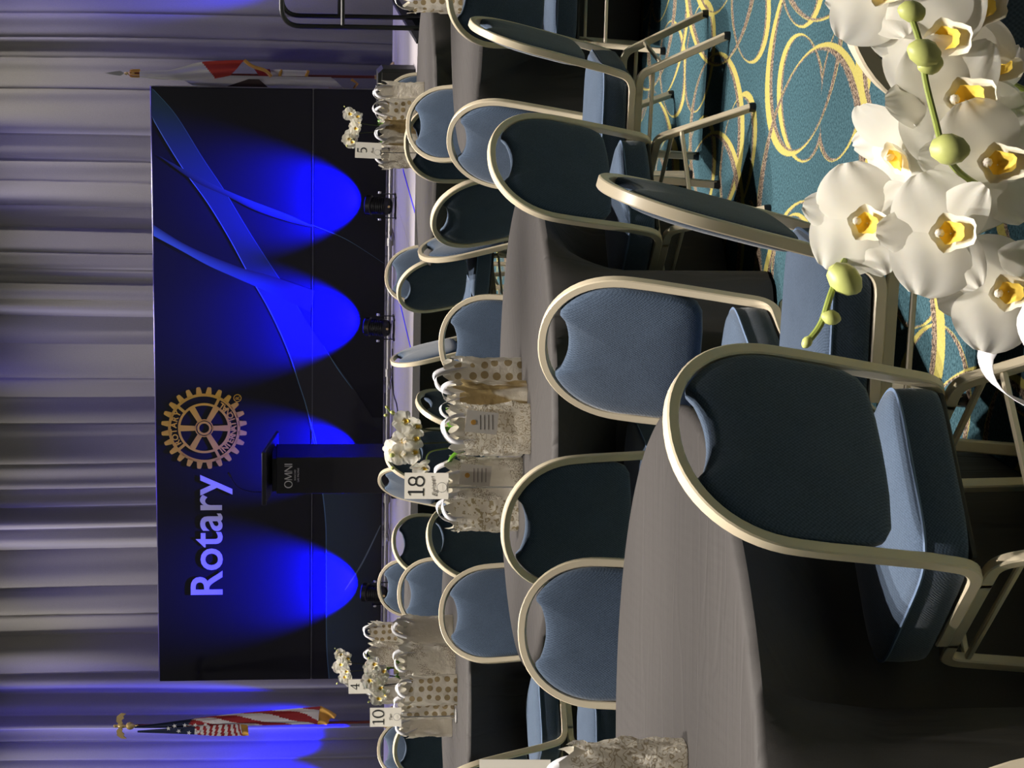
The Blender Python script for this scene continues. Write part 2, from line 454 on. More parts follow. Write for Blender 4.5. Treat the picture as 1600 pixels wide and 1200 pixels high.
n_ = Nodes('blue_ink_print'); ac = n_.new('ShaderNodeVertexColor', layer_name='ink'); n_.set(color=ac.outputs[0], rough=.6); MAT['inkvc'] = n_.mat
S1R = [(2.936, 2.84), (2.673, 2.609), (2.263, 2.359), (1.953, 2.156), (1.561, 1.926), (1.19, 1.694), (0.95, 1.537), (0.72, 1.40), (0.5, 1.26), (.15, 1.02), (-.05, .88), (-.5, .60)]
S1L = [(2.66, 2.84), (2.389, 2.689), (2.106, 2.514), (1.821, 2.311), (1.48, 2.108), (1.136, 1.928), (0.815, 1.746), (0.545, 1.616), (.28, 1.51), (0.027, 1.431), (-0.348, 1.321), (-1.069, 1.19)]
ink_strip('printed_swoosh', S1R, S1L, (.016, .060, .115), (.018, .055, .13), fade=lambda t: (1 - t) ** 1.1)
EDGE = [(-0.348, 1.321), (-0.615, 1.248), (-1.069, 1.19), (-1.46, 1.15), (-1.888, 1.143), (-2.723, 1.135), (-3.153, 1.106)]
ink_strip('printed_navy_field', EDGE, [(x, .59) for x, z in EDGE], (.022, .040, .062), (.011, .013, .018), y=-.0004)  # navy tint of the print below the edge curve
def line(P, wd, col, fade=None, y=-.0010):
    U = [(x, z + wd) for x, z in P]; ink_strip('printed_line', U, P, col, col, y=y, fade=fade)
line(S1L, .009, (.20, .40, .62), lambda t: 1 - .6 * t)
line(S1R[:8], .008, (.07, .18, .30), lambda t: 1 - .6 * t)
MB().box(((W0 + W1) / 2, -.001, ZS), (W1 - W0, .004, .007)).build('panel_seam', MAT['seam'], SC, smooth=False)
line(EDGE, .010, (.10, .20, .34), lambda t: 1 - .4 * t)
S2U = [(1.60, 2.84), (1.429, 2.572), (1.306, 2.316), (1.175, 1.98), (1.11, 1.746), (1.052, 1.563), (0.951, 1.275)]
S2L = [(1.49, 2.84), (1.344, 2.573), (1.2, 2.317), (1.082, 2.058), (0.989, 1.85), (0.896, 1.642), (0.735, 1.32)]
ink_strip('printed_swoosh', S2L, S2U, (.11, .26, .46), (.016, .035, .08), y=-.0016, fade=lambda t: (1 - t) ** 1.3)
S3U = [(2.297, 2.817), (2.106, 2.463), (1.966, 2.182), (1.838, 1.874), (1.709, 1.538), (1.605, 1.304)]
S3L = [(2.29, 2.80), (2.028, 2.438), (1.875, 2.105), (1.746, 1.848), (1.643, 1.538), (1.590, 1.304)]
ink_strip('printed_swoosh', S3U, S3L, (.05, .11, .20), (.016, .03, .06), y=-.0020, fade=lambda t: .35 + t * .6)
P3 = [(1.605, 1.304), (1.462, .964), (1.224, .59)]
ink_strip('printed_line', [(x + .012, z + .01) for x, z in P3], P3, (.10, .20, .30), (.10, .20, .30), fade=lambda t: 1 - .6 * t)
ink_strip('printed_line', [(.40, 1.19), (.16, 1.05), (-.05, .90)], [(.36, 1.17), (.12, 1.01), (-.06, .88)], (.20, .42, .62), (.05, .12, .2), fade=lambda t: 1 - .8 * t, y=-.0016)
ink_strip('printed_line', [(-1.48, .60), (-1.88, .785), (-2.18, .96)], [(-1.494, .596), (-1.892, .774), (-2.18, .948)], (.16, .2, .25), (.12, .16, .2), y=-.0016)

# lettering
me = text_mesh('Rotary', .445, bold=.006, mat=MAT['letters'], spacing=1.04)
xs = [v.co.x for v in me.vertices]; x0, x1 = min(xs), max(xs)
zs = [v.co.y for v in me.vertices if v.co.x < x0 + .2]; h0 = max(zs) - min(zs)
link('lettering', me, SC, loc=(-2.215 - x0 * (1.275 / (x1 - x0)), -.003, 2.203), rot=(PI / 2, 0, 0), scale=(1.275 / (x1 - x0), .322 / h0, 1))['label'] = 'white word Rotary printed on the backdrop'

# gear emblem: teeth, rim, spokes and hub as flat gold shapes on the panel
GX, GZ, GR = -.455, 2.368, .425
def pol(r, a): return (GX + r * math.sin(a), GZ + r * math.cos(a))
gear = empty('gear_emblem'); gear.parent = SC; gear['label'] = 'gold toothed wheel emblem printed on the backdrop'
for k in range(24):
    a = 2 * PI * (k + .5) / 24
    P = [pol(GR * .80, a - .085), pol(GR * .87, a - .075), pol(GR * .98, a - .048), pol(GR, a - .03), pol(GR, a + .03), pol(GR * .98, a + .048), pol(GR * .87, a + .075), pol(GR * .80, a + .085)]
    MB().prism(P, -.004, 0).build('tooth', MAT['gearg'], gear, smooth=False)
def ring(name, r0, r1, a0=0, a1=2 * PI, n=72, y0=-.004):
    mb = MB()
    for i in range(n):
        b0, b1 = a0 + (a1 - a0) * i / n, a0 + (a1 - a0) * (i + 1) / n
        P = [pol(r0, b0), pol(r1, b0), pol(r1, b1), pol(r0, b1)]
        mb.add([(x, y0, z) for x, z in P] + [(x, 0, z) for x, z in P], [(0, 1, 2, 3), (7, 6, 5, 4), (1, 5, 6, 2), (0, 3, 7, 4)])
    return mb.build(name, MAT['gearg'], gear, smooth=False)
ring('outer_rim', GR * .775, GR * .84); ring('inner_rim', GR * .555, GR * .61); ring('hub_ring', GR * .115, GR * .165)
ring('hub', GR * .19, GR * .215)
for a in (R(41), R(-41), R(116), R(-116)):
    P = [pol(GR * .60, a - .055), pol(GR * .79, a - .042), pol(GR * .79, a + .042), pol(GR * .60, a + .055)]
    MB().prism(P, -.004, 0).build('rim_divider', MAT['gearg'], gear, smooth=False)
for k in range(6):
    a = PI * k / 3 
    P = [pol(GR * .19, a - .30), pol(GR * .565, a - .13), pol(GR * .565, a + .13), pol(GR * .19, a + .30)]
    MB().prism(P, -.004, 0).build('spoke', MAT['gearg'], gear, smooth=False)
def arc_text(word, rad, a0, a1, size, flip):
    n = len(word)
    for i, ch in enumerate(word):
        a = a0 + (a1 - a0) * (i / (n - 1))
        me = text_mesh(ch, size, bold=.0022, mat=MAT['gearg'], align='CENTER'); x, z = pol(rad, a)
        o = link('letter', me, gear, loc=(x, -.003, z))
        o.rotation_euler = (Matrix.Rotation(a + (PI if flip else 0), 3, 'Y') @ Matrix.Rotation(PI / 2, 3, 'X')).to_euler()
arc_text('ROTARY', GR * .645, R(-30), R(30), .082, False)
arc_text('INTERNATIONAL', GR * .748, R(180 + 54), R(180 - 54), .082, True)
rg = empty('registered_mark'); rg.parent = SC
mb = MB()
for i in range(24):
    b0, b1 = 2 * PI * i / 24, 2 * PI * (i + 1) / 24
    P = [(-.145 + r * math.sin(b), 2.037 + r * math.cos(b)) for r, b in ((.033, b0), (.040, b0), (.040, b1), (.033, b1))]
    mb.add([(x, -.003, z) for x, z in P] + [(x, 0, z) for x, z in P], [(0, 1, 2, 3), (7, 6, 5, 4), (1, 5, 6, 2), (0, 3, 7, 4)])
mb.build('mark_ring', MAT['gearg'], rg, smooth=False)
link('letter', text_mesh('R', .062, mat=MAT['gearg'], align='CENTER'), rg, loc=(-.145, -.003, 2.015), rot=(PI / 2, 0, 0))

# ------------------------------------------------------------------ uplights
def par(loc, tilt, head, power, cone, label, zb, blend=.5, col=(.0004, .0002, 1.0)):
    """par can on a floor yoke; tilt from vertical towards heading"""
    t = empty('uplight', (loc[0], loc[1], zb), head)
    tag(t, label, 'stage light', 'blue uplights on and around the stage')
    ax = Matrix.Rotation(-tilt * .45, 3, 'X'); c = Vector((0, 0, .15))
    pr = [(.0, -.115), (.05, -.112), (.075, -.095), (.082, -.07)]
    for k in range(7): z = -.06 + k * .02; pr += [(.086, z), (.086, z + .011), (.079, z + .012), (.079, z + .019)]
    pr += [(.092, .085), (.097, .09), (.097, .135), (.09, .14), (.086, .13), (.0, .125)]
    MB().lathe(pr, 24, c, ax).build('can_body', MAT['blackm'], t, angle=30)
    MB().lathe([(0, .126), (.085, .128), (.0, .131)], 20, c, ax).build('lens', MAT['lens'], t)
    for s_ in (-1, 1):
        MB().box((s_ * .117, 0, .09), (.006, .03, .20), bev=.002).build('yoke_arm', MAT['blackm'], t)
        MB().lathe([(0, -.012), (.016, -.01), (.016, .01), (0, .012)], 12, (s_ * .131, 0, .16), Matrix.Rotation(PI / 2, 3, 'Y')).build('clamp_knob', MAT['chrome'], t)
    MB().box((0, 0, .006), (.24, .03, .012), bev=.002).build('yoke_base', MAT['blackm'], t)
    for s_ in (-1, 1): MB().box((s_ * .10, 0, .009), (.02, .24, .016), bev=.003).build('yoke_foot', MAT['blackm'], t)
    MB().tube([(-.10, -.115, .05), (.10, -.115, .03)], .004, 6).build('cable', MAT['glide'], t)
    MB().lathe([(0, 0), (.012, .002), (.012, .02), (0, .024)], 10, (.01, -.088, .075), Matrix.Rotation(PI / 2, 3, 'X')).build('power_plug', MAT['brass'], t)
    l = bpy.data.lights.new('uplight_lamp', 'SPOT'); l.energy = power; l.color = col; l.spot_size = R(cone); l.spot_blend = blend; l.shadow_soft_size = .02
    lo = bpy.data.objects.new('uplight_lamp', l); COL.objects.link(lo); lo.parent = t
    lo.location = c + ax @ Vector((0, 0, .15))
    lo.rotation_euler = (PI - tilt, 0, 0)
    return t
MAT['lens'] = flat('blue_lens', (.02, .02, .3), .1)
h = -YAW
par(stg(1.002, 3.0), R(40), h, 2000, 82, 'uplight in front of the backdrop nearest the far right table', ZD)
par(stg(-.205, 3.0), R(40), h, 2200, 82, 'uplight in front of the backdrop, right of the lectern', ZD)
par(stg(-1.575, 3.0), R(40), h, 1100, 76, 'uplight hidden behind the lectern below the gear emblem', ZD)
par(stg(-2.965, 3.0), R(40), h, 1800, 82, 'uplight below the lettering, left of the lectern', ZD)
par(stg(-5.28, 4.42), R(16), h, 900, 36, 'uplight behind the stage beside the striped flag', 0.0)
par(stg(-5.95, 4.42), R(16), h, 900, 36, 'uplight behind the far left end of the stage', 0.0)
par(stg(3.25, 4.42), R(16), h, 900, 36, 'uplight on the floor by the drape beyond the handrails', 0.0)

# slivers of blue uplight on the deck, painted as thin coloured strips
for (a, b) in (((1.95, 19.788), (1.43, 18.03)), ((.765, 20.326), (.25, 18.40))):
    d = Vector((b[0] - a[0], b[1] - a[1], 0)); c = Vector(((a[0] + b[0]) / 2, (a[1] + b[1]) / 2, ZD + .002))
    o = MB().box((0, 0, 0), (.028, d.length, .003)).build('light_streak', MAT['painted_light'], loc=c, rot=(0, 0, math.atan2(-d.x, d.y)))
    tag(o, 'thin streak of blue light painted across the stage deck %s' % ('nearest the far right table' if a[0] > 1 else 'nearer the lectern'), 'painted_light', 'painted blue light streaks on the deck')
o = MB().tube(spline([(.35, 21.6, ZD + .006), (-.05, 21.5, ZD + .006), (-.2, 20.8, ZD + .006), (-.36, 20.5, ZD + .006), (-.45, 20.75, ZD + .006)]), .006, 6).build('power_cable', MAT['glide'])
tag(o, 'thin black cable lying on the stage deck by the lectern', 'cable')

# ------------------------------------------------------------------ lectern
L = empty('lectern', stg(-1.42, 2.25, ZD), -YAW - R(10)); tag(L, 'tall black lectern with slanted top standing on the stage', 'lectern')
MB().box((0, .02, .03), (.46, .44, .06), bev=.01).build('base', MAT['black'], L)
MB().box((0, .0, .60), (.385, .30, 1.10), bev=.006).build('column', MAT['black'], L)
rt = Matrix.Rotation(R(18), 3, 'X')
MB().box((0, .03, 1.205), (.56, .48, .03), bev=.006, rot=Matrix.Rotation(R(-16), 3, 'X')).build('reading_top', MAT['black'], L)
MB().box((0, -.205, 1.265), (.56, .025, .045), bev=.005).build('top_fascia', MAT['black'], L)
MB().box((0, .0, 1.16), (.35, .27, .06), bev=.004).build('neck', MAT['black'], L)
mic = empty('microphone', L.matrix_world @ Vector((0, 0, 0)))
mic.parent = L; mic.location = (0, 0, 0)
MB().tube(spline([(-.22, -.05, 1.27), (-.215, -.06, 1.36), (-.17, -.10, 1.46), (-.10, -.14, 1.53), (0.02, -.18, 1.585)]), .004, 6).build('gooseneck', MAT['blackm'], mic)
MB().lathe([(0, 0), (.014, .004), (.014, .03), (0, .034)], 10, (-.22, -.05, 1.245)).build('mic_base', MAT['chrome'], mic)
MB().tube([(.01, -.176, 1.58), (.06, -.20, 1.60)], .010, 8).build('mic_head', MAT['blackm'], mic)
def stroke_word(word, h, x, z, parent, y, mat, wthin, wthick):
    """thin roman capitals O M N I"""
    for ch in word:
        if ch == 'O':
            pts = [(x + h * .5 + h * .48 * math.cos(a), z + h / 2 + h * .5 * math.sin(a)) for a in [2 * PI * i / 24 for i in range(24)]]
            ws = [wthin + (wthick - wthin) * abs(math.cos(2 * PI * i / 24)) for i in range(24)]
            ribbon2d(pts, ws, y - .001, y, True).build('letter', mat, parent, smooth=False); x += h * 1.18
        elif ch == 'M':
            mb = MB()
            for P, wd in (([(0, 0), (.12, 1)], wthin), ([(.12, 1), (.5, .08)], wthick), ([(.5, .08), (.9, 1)], wthin), ([(.9, 1), (1.02, 0)], wthick)):
                r_ = ribbon2d([(x + px * h, z + pz * h) for px, pz in P], [wd, wd], y - .001, y); mb.add(r_.v, r_.f)
            mb.build('letter', mat, parent, smooth=False); x += h * 1.2
        elif ch == 'N':
            mb = MB()
            for P, wd in (([(.05, 0), (.05, 1)], wthin), ([(.05, 1), (.8, 0)], wthick), ([(.8, 0), (.8, 1)], wthin)):
                r_ = ribbon2d([(x + px * h, z + pz * h) for px, pz in P], [wd, wd], y - .001, y); mb.add(r_.v, r_.f)
            mb.build('letter', mat, parent, smooth=False); x += h * 1.0
        elif ch == 'I':
            ribbon2d([(x + .08 * h, z), (x + .08 * h, z + h)], [wthick, wthick], y - .001, y).build('letter', mat, parent, smooth=False)
MAT['silverink'] = flat('silver_lettering', (.60, .58, .55), .4)
lg = empty('lettering'); lg.parent = L; lg['label'] = 'silver hotel lettering on the lectern front'
stroke_word('OMNI', .072, -.125, 1.00, lg, -.152, MAT['silverink'], .006, .011)
link('letter', text_mesh('RANCHO', .024, mat=MAT['silverink'], align='CENTER', spacing=1.15), lg, loc=(.01, -.152, .965), rot=(PI / 2, 0, 0))
link('letter', text_mesh('LAS PALMAS', .024, mat=MAT['silverink'], align='CENTER', spacing=1.15), lg, loc=(.01, -.152, .935), rot=(PI / 2, 0, 0))

# ------------------------------------------------------------------ floor monitor and stair handrails at the right end of the stage
q = stg(2.42, .35, ZD)
t = empty('floor_monitor', q, -YAW); tag(t, 'black wedge loudspeaker at the front right of the stage deck', 'loudspeaker')
MB().prism([(-.21, 0), (.21, 0), (.21, .27), (.17, .31), (-.17, .31), (-.21, .27)], -.16, .16).build('cabinet', MAT['black'], t)
MB().box((0, -.163, .155), (.36, .008, .25), bev=.003).build('grille', MAT['skirt'], t)
MB().box((.0, 0, .315), (.12, .05, .012), bev=.004).build('handle', MAT['blackm'], t)
for i, (a, dp, lab) in enumerate(((2.95, .36, 'nearer'), (2.95, 1.35, 'farther'))):
    t = empty('handrail', stg(a, dp), -YAW); tag(t, 'black rounded stair handrail beside the stage, the %s of two' % lab, 'handrail', 'stair handrails')
    top = 1.60
    path = fillet([(0, 0, .02), (0, 0, top), (1.15, 0, top), (1.15, 0, .02)], .16, 8)
    MB().tube(path, .021, 10).build('rail_tube', MAT['blackm'], t)
    MB().tube([(0, 0, 1.10), (1.15, 0, 1.10)], .018, 10).build('mid_rail', MAT['blackm'], t)
    for x in (0, 1.15): MB().lathe([(.0, 0), (.05, 0), (.05, .012), (.0, .02)], 14, (x, 0, 0)).build('foot_plate', MAT['blackm'], t)
t = empty('stage_steps', stg(3.5, .86), -YAW); tag(t, 'grey steps leading up to the right end of the stage', 'steps')
for k in range(2):
    MB().box((-.38 + k * .36, 0, .33 - k * .17 - .02), (.36, .9, .04), bev=.006).build('tread', MAT['deck'], t)
    MB().box((-.38 + k * .36, 0, (.33 - k * .17 - .04) / 2), (.34, .86, .33 - k * .17 - .04)).build('step_box', MAT['skirt'], t)

# ------------------------------------------------------------------ banquet chair (local: +y is the front of the seat, origin on the floor)
REC = R(14.0)                     # recline of the back
HB = Vector((0, -.168, .375))     # foot of the reclined back plane
def hp(x, t, off=0.0):            # point in the back plane; off = forward
    return Vector((x, HB.y - t * math.sin(REC) + off * math.cos(REC), HB.z + t * math.cos(REC) + off * math.sin(REC)))
HW, TT = .208, .5515
def hoop_pt(a):                   # upper half of the hoop, a from 0 (right arm) to PI (left arm)
    b = .225; e = .92
    ca, sa = math.cos(a), math.sin(a)
    return (HW * math.copysign(abs(ca) ** e, ca), TT - b + b * abs(sa) ** e)
def make_chair():
    t = empty('banquet_chair')
    # hoop and its forward bend under the seat
    mid = [hoop_pt(PI * i / 30) for i in range(31)]
    right = [hp(HW - .006 * (1 - k / 4), .06 + (mid[0][1] - .06) * k / 5) for k in range(5)]
    path = []
    lowr = fillet([Vector((HW - .006, .13, .342)), Vector((HW - .006, -.155, .342)), hp(HW - .006, .075)], .075, 7)
    path += lowr + right[1:] + [hp(x, tt) for x, tt in mid]
    left = [Vector((-p.x, p.y, p.z)) for p in reversed(lowr + right[1:])]
    path += left
    MB().sweep(path, rrect(.027, .023, .003), up=(0, 0, 1)).build('back_frame', MAT['frame'], t, angle=30)
    # back pad with a scooped hand hold
    out = []
    inn = lambda x, tt: (x, tt)
    k_in = .94
    pts = []
    for i in range(0, 16):
        a = PI * i / 30; x, tt = hoop_pt(a)
        cx, ct = 0, TT - .225
        px, pt = cx + (x - cx) * k_in, ct + (tt - ct) * (k_in - .01)
        if px < .100: break
        pts.append((px, pt))
    xh, th = pts[-1]
    scoop = [(xh * (1 - u), th + .001 - .030 * (1 - (1 - u) ** 2.0)) for u in (.12, .26, .42, .6, .8)]
    scoop[0] = (scoop[0][0], th + .001)
    low = [(HW * .93, .28), (HW * .925, .225), (HW * .90, .186), (HW * .84, .158), (HW * .72, .142), (HW * .4, .134), (HW * .15, .132)]
    rightside = list(reversed(low)) + pts + scoop
    poly = rightside + [(-x, tt) for x, tt in reversed(rightside)] 
    poly = poly[:len(rightside)] + [(0, scoop[-1][1] - .001)] + poly[len(rightside):]
    ct = .32; n = len(poly); mb = MB(); V = []; Fs = []
    lev = [(1.0, 0.0), (1.0, .008), (.985, .017), (.93, .023), (.8, .029), (.55, .033), (.25, .035)]
    rings = [(s_, f) for s_, f in reversed(lev[1:])] + [(1.0, 0.0)] + [(s_, -f * .7) for s_, f in lev[1:]]
    for s_, f in rings:
        for x, tt in poly: V.append(hp(x * s_, ct + (tt - ct) * s_, f))
    for j in range(len(rings) - 1):
        for i in range(n):
            i2 = (i + 1) % n; Fs.append((j * n + i, j * n + i2, (j + 1) * n + i2, (j + 1) * n + i))
    V.append(hp(0, ct, .035)); V.append(hp(0, ct, -.025)); b = len(rings) * n
    for i in range(n):
        i2 = (i + 1) % n; Fs.append((b, i2, i)); Fs.append((b + 1, (len(rings) - 1) * n + i, (len(rings) - 1) * n + i2))
    mb.add(V, Fs); mb.build('backrest', MAT['fabric'], t, angle=60)
    # seat cushion
    def outline(m=48):
        P = []
        for i in range(m):
            a = 2 * PI * i / m; ca, sa = math.cos(a), math.sin(a); e = .36
            x = math.copysign(abs(ca) ** e, ca); y = math.copysign(abs(sa) ** e, sa)
            wd = .205 + .020 * (y + 1) / 2
            P.append((x * wd, .025 + y * .215))
        return P
    O = outline(); m = len(O); V = []; Fs = []
    lev = [(.93, .358), (.985, .362), (1.0, .376), (1.006, .405), (1.0, .438), (.985, .448), (.92, .457), (.75, .466), (.5, .472), (.25, .474)]
    for s_, z in lev:
        for x, y in O: V.append((x * s_, .025 + (y - .025) * s_, z))
    for j in range(len(lev) - 1):
        for i in range(m):
            i2 = (i + 1) % m; Fs.append((j * m + i, j * m + i2, (j + 1) * m + i2, (j + 1) * m + i))
    V.append((0, .025, .475)); b = len(V) - 1
    for i in range(m): Fs.append(((len(lev) - 1) * m + i, (len(lev) - 1) * m + (i + 1) % m, b))
    Fs.append(tuple(range(m - 1, -1, -1)))
    mb = MB(); mb.add(V, Fs); seat = mb.build('seat', MAT['fabric'], t, angle=60)
    MB().tube([Vector((x * .998, .025 + (y - .025) * .998, .444)) for x, y in O], .0036, 5, closed=True).build('piping', MAT['piping'], seat)
    MB().box((0, .02, .350), (.36, .36, .014), bev=.004).build('seat_board', MAT['pan'], t)
    # leg frames
    pr = rrect(.027, .022, .003)
    for s_ in (-1, 1):
        x = s_ * .196; xo = s_ * .215
        MB().sweep([(x, -.10, .316), (x, .15, .316)], pr).build('seat_rail', MAT['frame'], t, angle=40)
        front = fillet([(x, .14, .316), (x, .215, .316), (xo, .235, .012)], .062, 7)
        back = fillet([(x, -.09, .316), (x, -.165, .316), (xo, -.315, .012)], .062, 7)
        for P in (front, back):
            lg = MB().sweep(P, pr, up=(0, 0, 1)).build('leg', MAT['frame'], t, angle=40)
            e = P[-1]; MB().lathe([(0, 0), (.016, 0), (.017, .004), (.015, .022), (0, .022)], 10, (e.x, e.y, 0)).build('foot_glide', MAT['glide'], lg)
        MB().sweep([(x * 1.01, .220, .268), (x * 1.01, -.178, .268)], rrect(.013, .013, .003)).build('side_brace', MAT['frame'], t)
    MB().sweep([(-.20, -.205, .238), (.20, -.205, .238)], rrect(.014, .014, .003)).build('stretcher', MAT['frame'], t)
    MB().sweep([(-.20, .215, .268), (.20, .215, .268)], rrect(.014, .014, .003)).build('stretcher', MAT['frame'], t)
    return t
TOPY = HB.y - TT * math.sin(REC)
CHAIRS = []
chair0 = make_chair(); used = [False]
def chair(tx, ty, face, label, group):
    """tx, ty: floor position under the top of the back; face: compass heading of the sitter, 0 = towards the stage, 90 = right"""
    a = R(face); c = copy_tree(chair0) if used[0] else chair0; used[0] = True
    c.location = (tx - TOPY * math.sin(a), ty - TOPY * math.cos(a), 0); c.rotation_euler = (0, 0, -a)
    tag(c, label, 'chair', group); CHAIRS.append((c.location.x, c.location.y, a))
GA, GB, GC, GD, GE, GF, GN = ['banquet chairs at the %s table' % s_ for s_ in ('front left', 'number 18', 'right-hand', 'number 5', 'number 10', 'number 4', 'nearest')]
chair(-.085, 3.82, -34, 'largest blue chair, seen from behind in the foreground beside the near table', GA)
chair(.12, 5.74, -146, 'light blue chair facing the camera, right behind the largest foreground chair', GA)
chair(-.71, 6.24, -174, 'light blue chair facing the camera across the front left table', GA)
chair(.43, 4.64, -76, 'dark-backed chair seen edge-on between the carpet and the white orchids', GA)
chair(-.45, 6.72, 16, 'dark-backed chair seen from behind, drawn up to the front of the centre table', GB)
chair(-1.01, 9.42, 160, 'blue chair facing the camera at the far left of the centre table', GB)
chair(.18, 9.42, -170, 'blue chair facing the camera directly behind the polka dot bag of the centre table', GB)
chair(1.02, 8.95, -138, 'blue chair facing the camera, half hidden by the dark-backed chair right of the centre table', GB)
chair(.75, 7.16, -32, 'dark-backed chair with its seat tucked at the right end of the centre table', GB)
chair(1.31, 7.89, -70, 'dark-backed chair turned edge-on in the aisle, its legs standing on open carpet', GB)
chair(-1.72, 8.15, 88, 'chair at the left end of the centre table showing only its seat', GB)
chair(1.61, 8.98, 12, 'dark-backed chair cut off by the frame in front of the right-hand table', GC)
chair(.75, 9.94, 50, 'dark-backed chair at the left of the right-hand table, turned half away', GC)
chair(.65, 10.86, 110, 'narrow blue chair seen edge-on left of the right-hand table', GC)
chair(1.41, 11.91, 168, 'blue chair facing the camera behind the right-hand table', GC)
chair(1.34, 12.10, 4, 'dark-backed chair in front of the bags of the far right table', GD)
chair(.14, 13.64, 104, 'slim blue chair seen edge-on before the stage, right of the orchid of the centre table', GD)
chair(.70, 14.39, 152, 'blue chair facing the camera at the far left of the far right table', GD)
chair(.55, 12.89, 47, 'dark-backed chair at the left of the far right table with its seat lit', GD)
chair(1.86, 14.57, 178, 'blue chair behind the bags of the far right table under the loudspeaker', GD)
chair(-.72, 10.24, -36, 'dark-backed chair between the centre table sign and the left table', GE)
chair(-1.24, 12.82, 176, 'blue chair facing the camera at the far side of the left table', GE)
chair(-.09, 11.06, -66, 'dark-backed chair edge-on behind the orchid leaves of the centre table', GE)
chair(-.36, 11.75, -48, 'dark-backed chair behind the orchid stems of the centre table', GE)
chair(-1.82, 9.72, 58, 'dark-backed chair at the near left of the left table, cut off by the frame', GE)
chair(-1.44, 15.53, -168, 'farthest blue chair facing the camera, below the left uplight', GF)
chair(-.98, 13.48, -30, 'small dark-backed chair seen from behind against the lilac stage edge', GF)
chair(-.67, 15.42, -122, 'small blue chair half hidden behind the centre card', GF)
chair(-.47, 14.40, -52, 'dark-backed chair partly behind the blooms of the orchid of the centre table', GF)
chair(-2.62, 15.53, 150, 'blue chair facing the camera below the brass flag stand', GF)
chair(-2.24, 13.33, 16, 'dark-backed chair in front of the brass flag stand', GF)
chair(.52, 2.60, 24, 'chair behind the white orchids in the foreground, only part of its frame showing', GN)
chair(-.655, 2.42, 150, 'chair at the bottom corner, only the edge of its frame showing', GN)

# ------------------------------------------------------------------ round tables under floor-length black cloths
TR_, TZ = .85, .75
def table(x, y, seed, label):
    rnd = random.Random(seed); t = empty('banquet_table', (x, y, 0)); tag(t, label, 'table', 'round tables under black cloths')
    ph = [rnd.uniform(0, 2 * PI) for _ in range(8)]
    nsec = 17; amp = [rnd.uniform(.4, 1.0) for _ in range(nsec + 1)]; amp[-1] = amp[0]
    def fold(th):
        f = 0.5 + .5 * math.cos(th * nsec + 1.2 * math.sin(th * 3 + ph[0])); s_ = (th / (2 * PI) % 1) * nsec; i = int(s_)
        return (f ** 1.6) * (amp[i] * (1 - (s_ - i)) + amp[i + 1] * (s_ - i)) + .12 * math.sin(th * 41 + ph[1])
    def room(th):
        # the cloth hangs behind the front of any chair pushed in: distance from the table centre to the chair's footprint
        dx, dy = math.cos(th), math.sin(th); best = 9.0
        for cx, cy, a in CHAIRS:
            rx, ry = cx - x, cy - y
            if math.hypot(rx, ry) > 1.9: continue
            fx, fy = math.sin(a), math.cos(a); sx, sy = fy, -fx
            lo, hi = 0.0, 9.0                            # ray against the rectangle in chair axes
            for (ux, uy, b0, b1) in ((sx, sy, -.245, .245), (fx, fy, -.34, .262)):
                o_ = -(rx * ux + ry * uy); d_ = dx * ux + dy * uy
                if abs(d_) < 1e-6:
                    if o_ < b0 or o_ > b1: lo, hi = 1, 0
                    continue
                t0, t1 = sorted(((b0 - o_) / d_, (b1 - o_) / d_)); lo, hi = max(lo, t0), min(hi, t1)
            if lo < hi: best = min(best, lo)
        return max(best - .02, .25)
    lim = []
    lev = [(0.0, 0), (.15, 0), (.35, 0), (.55, 0), (.72, 0), (.86, 0), (.95, 0), (.985, 0), (1.0, -.006), (1.006, -.02)]
    zs = [.10, .2, .28, .35, .42, .5, .65, .8, .9, 1.0]
    nth = 204; rows = []
    for s_, dz in lev:
        rows.append([(TR_ * s_ * math.cos(2 * PI * i / nth), TR_ * s_ * math.sin(2 * PI * i / nth),
                      TZ + dz + (.0018 * math.sin(9 * s_ * math.cos(2 * PI * i / nth + ph[2]) * 2 + ph[3]) if s_ < .97 else 0)) for i in range(nth)])
    raw = [room(2 * PI * i / nth + ph[4]) for i in range(nth)]
    raw = [min(raw[(i + k) % nth] for k in range(-3, 4)) for i in range(nth)]; raw = [min(r_, TR_ + .02) for r_ in raw]
    lim = [min(raw[i], sum(raw[(i + k) % nth] for k in range(-5, 6)) / 11) for i in range(nth)]
    for q in zs:
        row = []
        for i in range(nth):
            th = 2 * PI * i / nth; z = TZ - .02 - q * (TZ - .032)
            r_ = TR_ * 1.006 + .003 + (.030 * fold(th) - .016) * q ** .8
            if lim[i] < r_: r_ = r_ + (lim[i] - r_) * min(1.0, q / .35)
            row.append((r_ * math.cos(th), r_ * math.sin(th), z))
        rows.append(row)
    V = [(0, 0, TZ)] + [p_ for r_ in rows[1:] for p_ in r_]; Fs = []
    for i in range(nth): Fs.append((0, 1 + i, 1 + (i + 1) % nth))
    for j in range(len(rows) - 2):
        for i in range(nth):
            i2 = (i + 1) % nth; Fs.append((1 + j * nth + i, 1 + (j + 1) * nth + i, 1 + (j + 1) * nth + i2, 1 + j * nth + i2))
    mb = MB(); mb.add(V, Fs); o = mb.build('tablecloth', MAT['cloth'], t, angle=50); o.rotation_euler = (0, 0, ph[4])
    MB().lathe([(0, TZ - .03), (TR_ - .02, TZ - .03), (TR_ - .02, TZ - .006), (0, TZ - .006)], 40).build('tabletop', MAT['pan'], t)
    for k in range(4):
        a = PI / 4 + k * PI / 2; MB().tube([(.55 * math.cos(a), .55 * math.sin(a), 0), (.5 * math.cos(a), .5 * math.sin(a), TZ - .03)], .014, 8).build('leg', MAT['blackm'], t)
    return t
table(-.90, 4.67, 1, 'large foreground black-clothed round table at the front left')
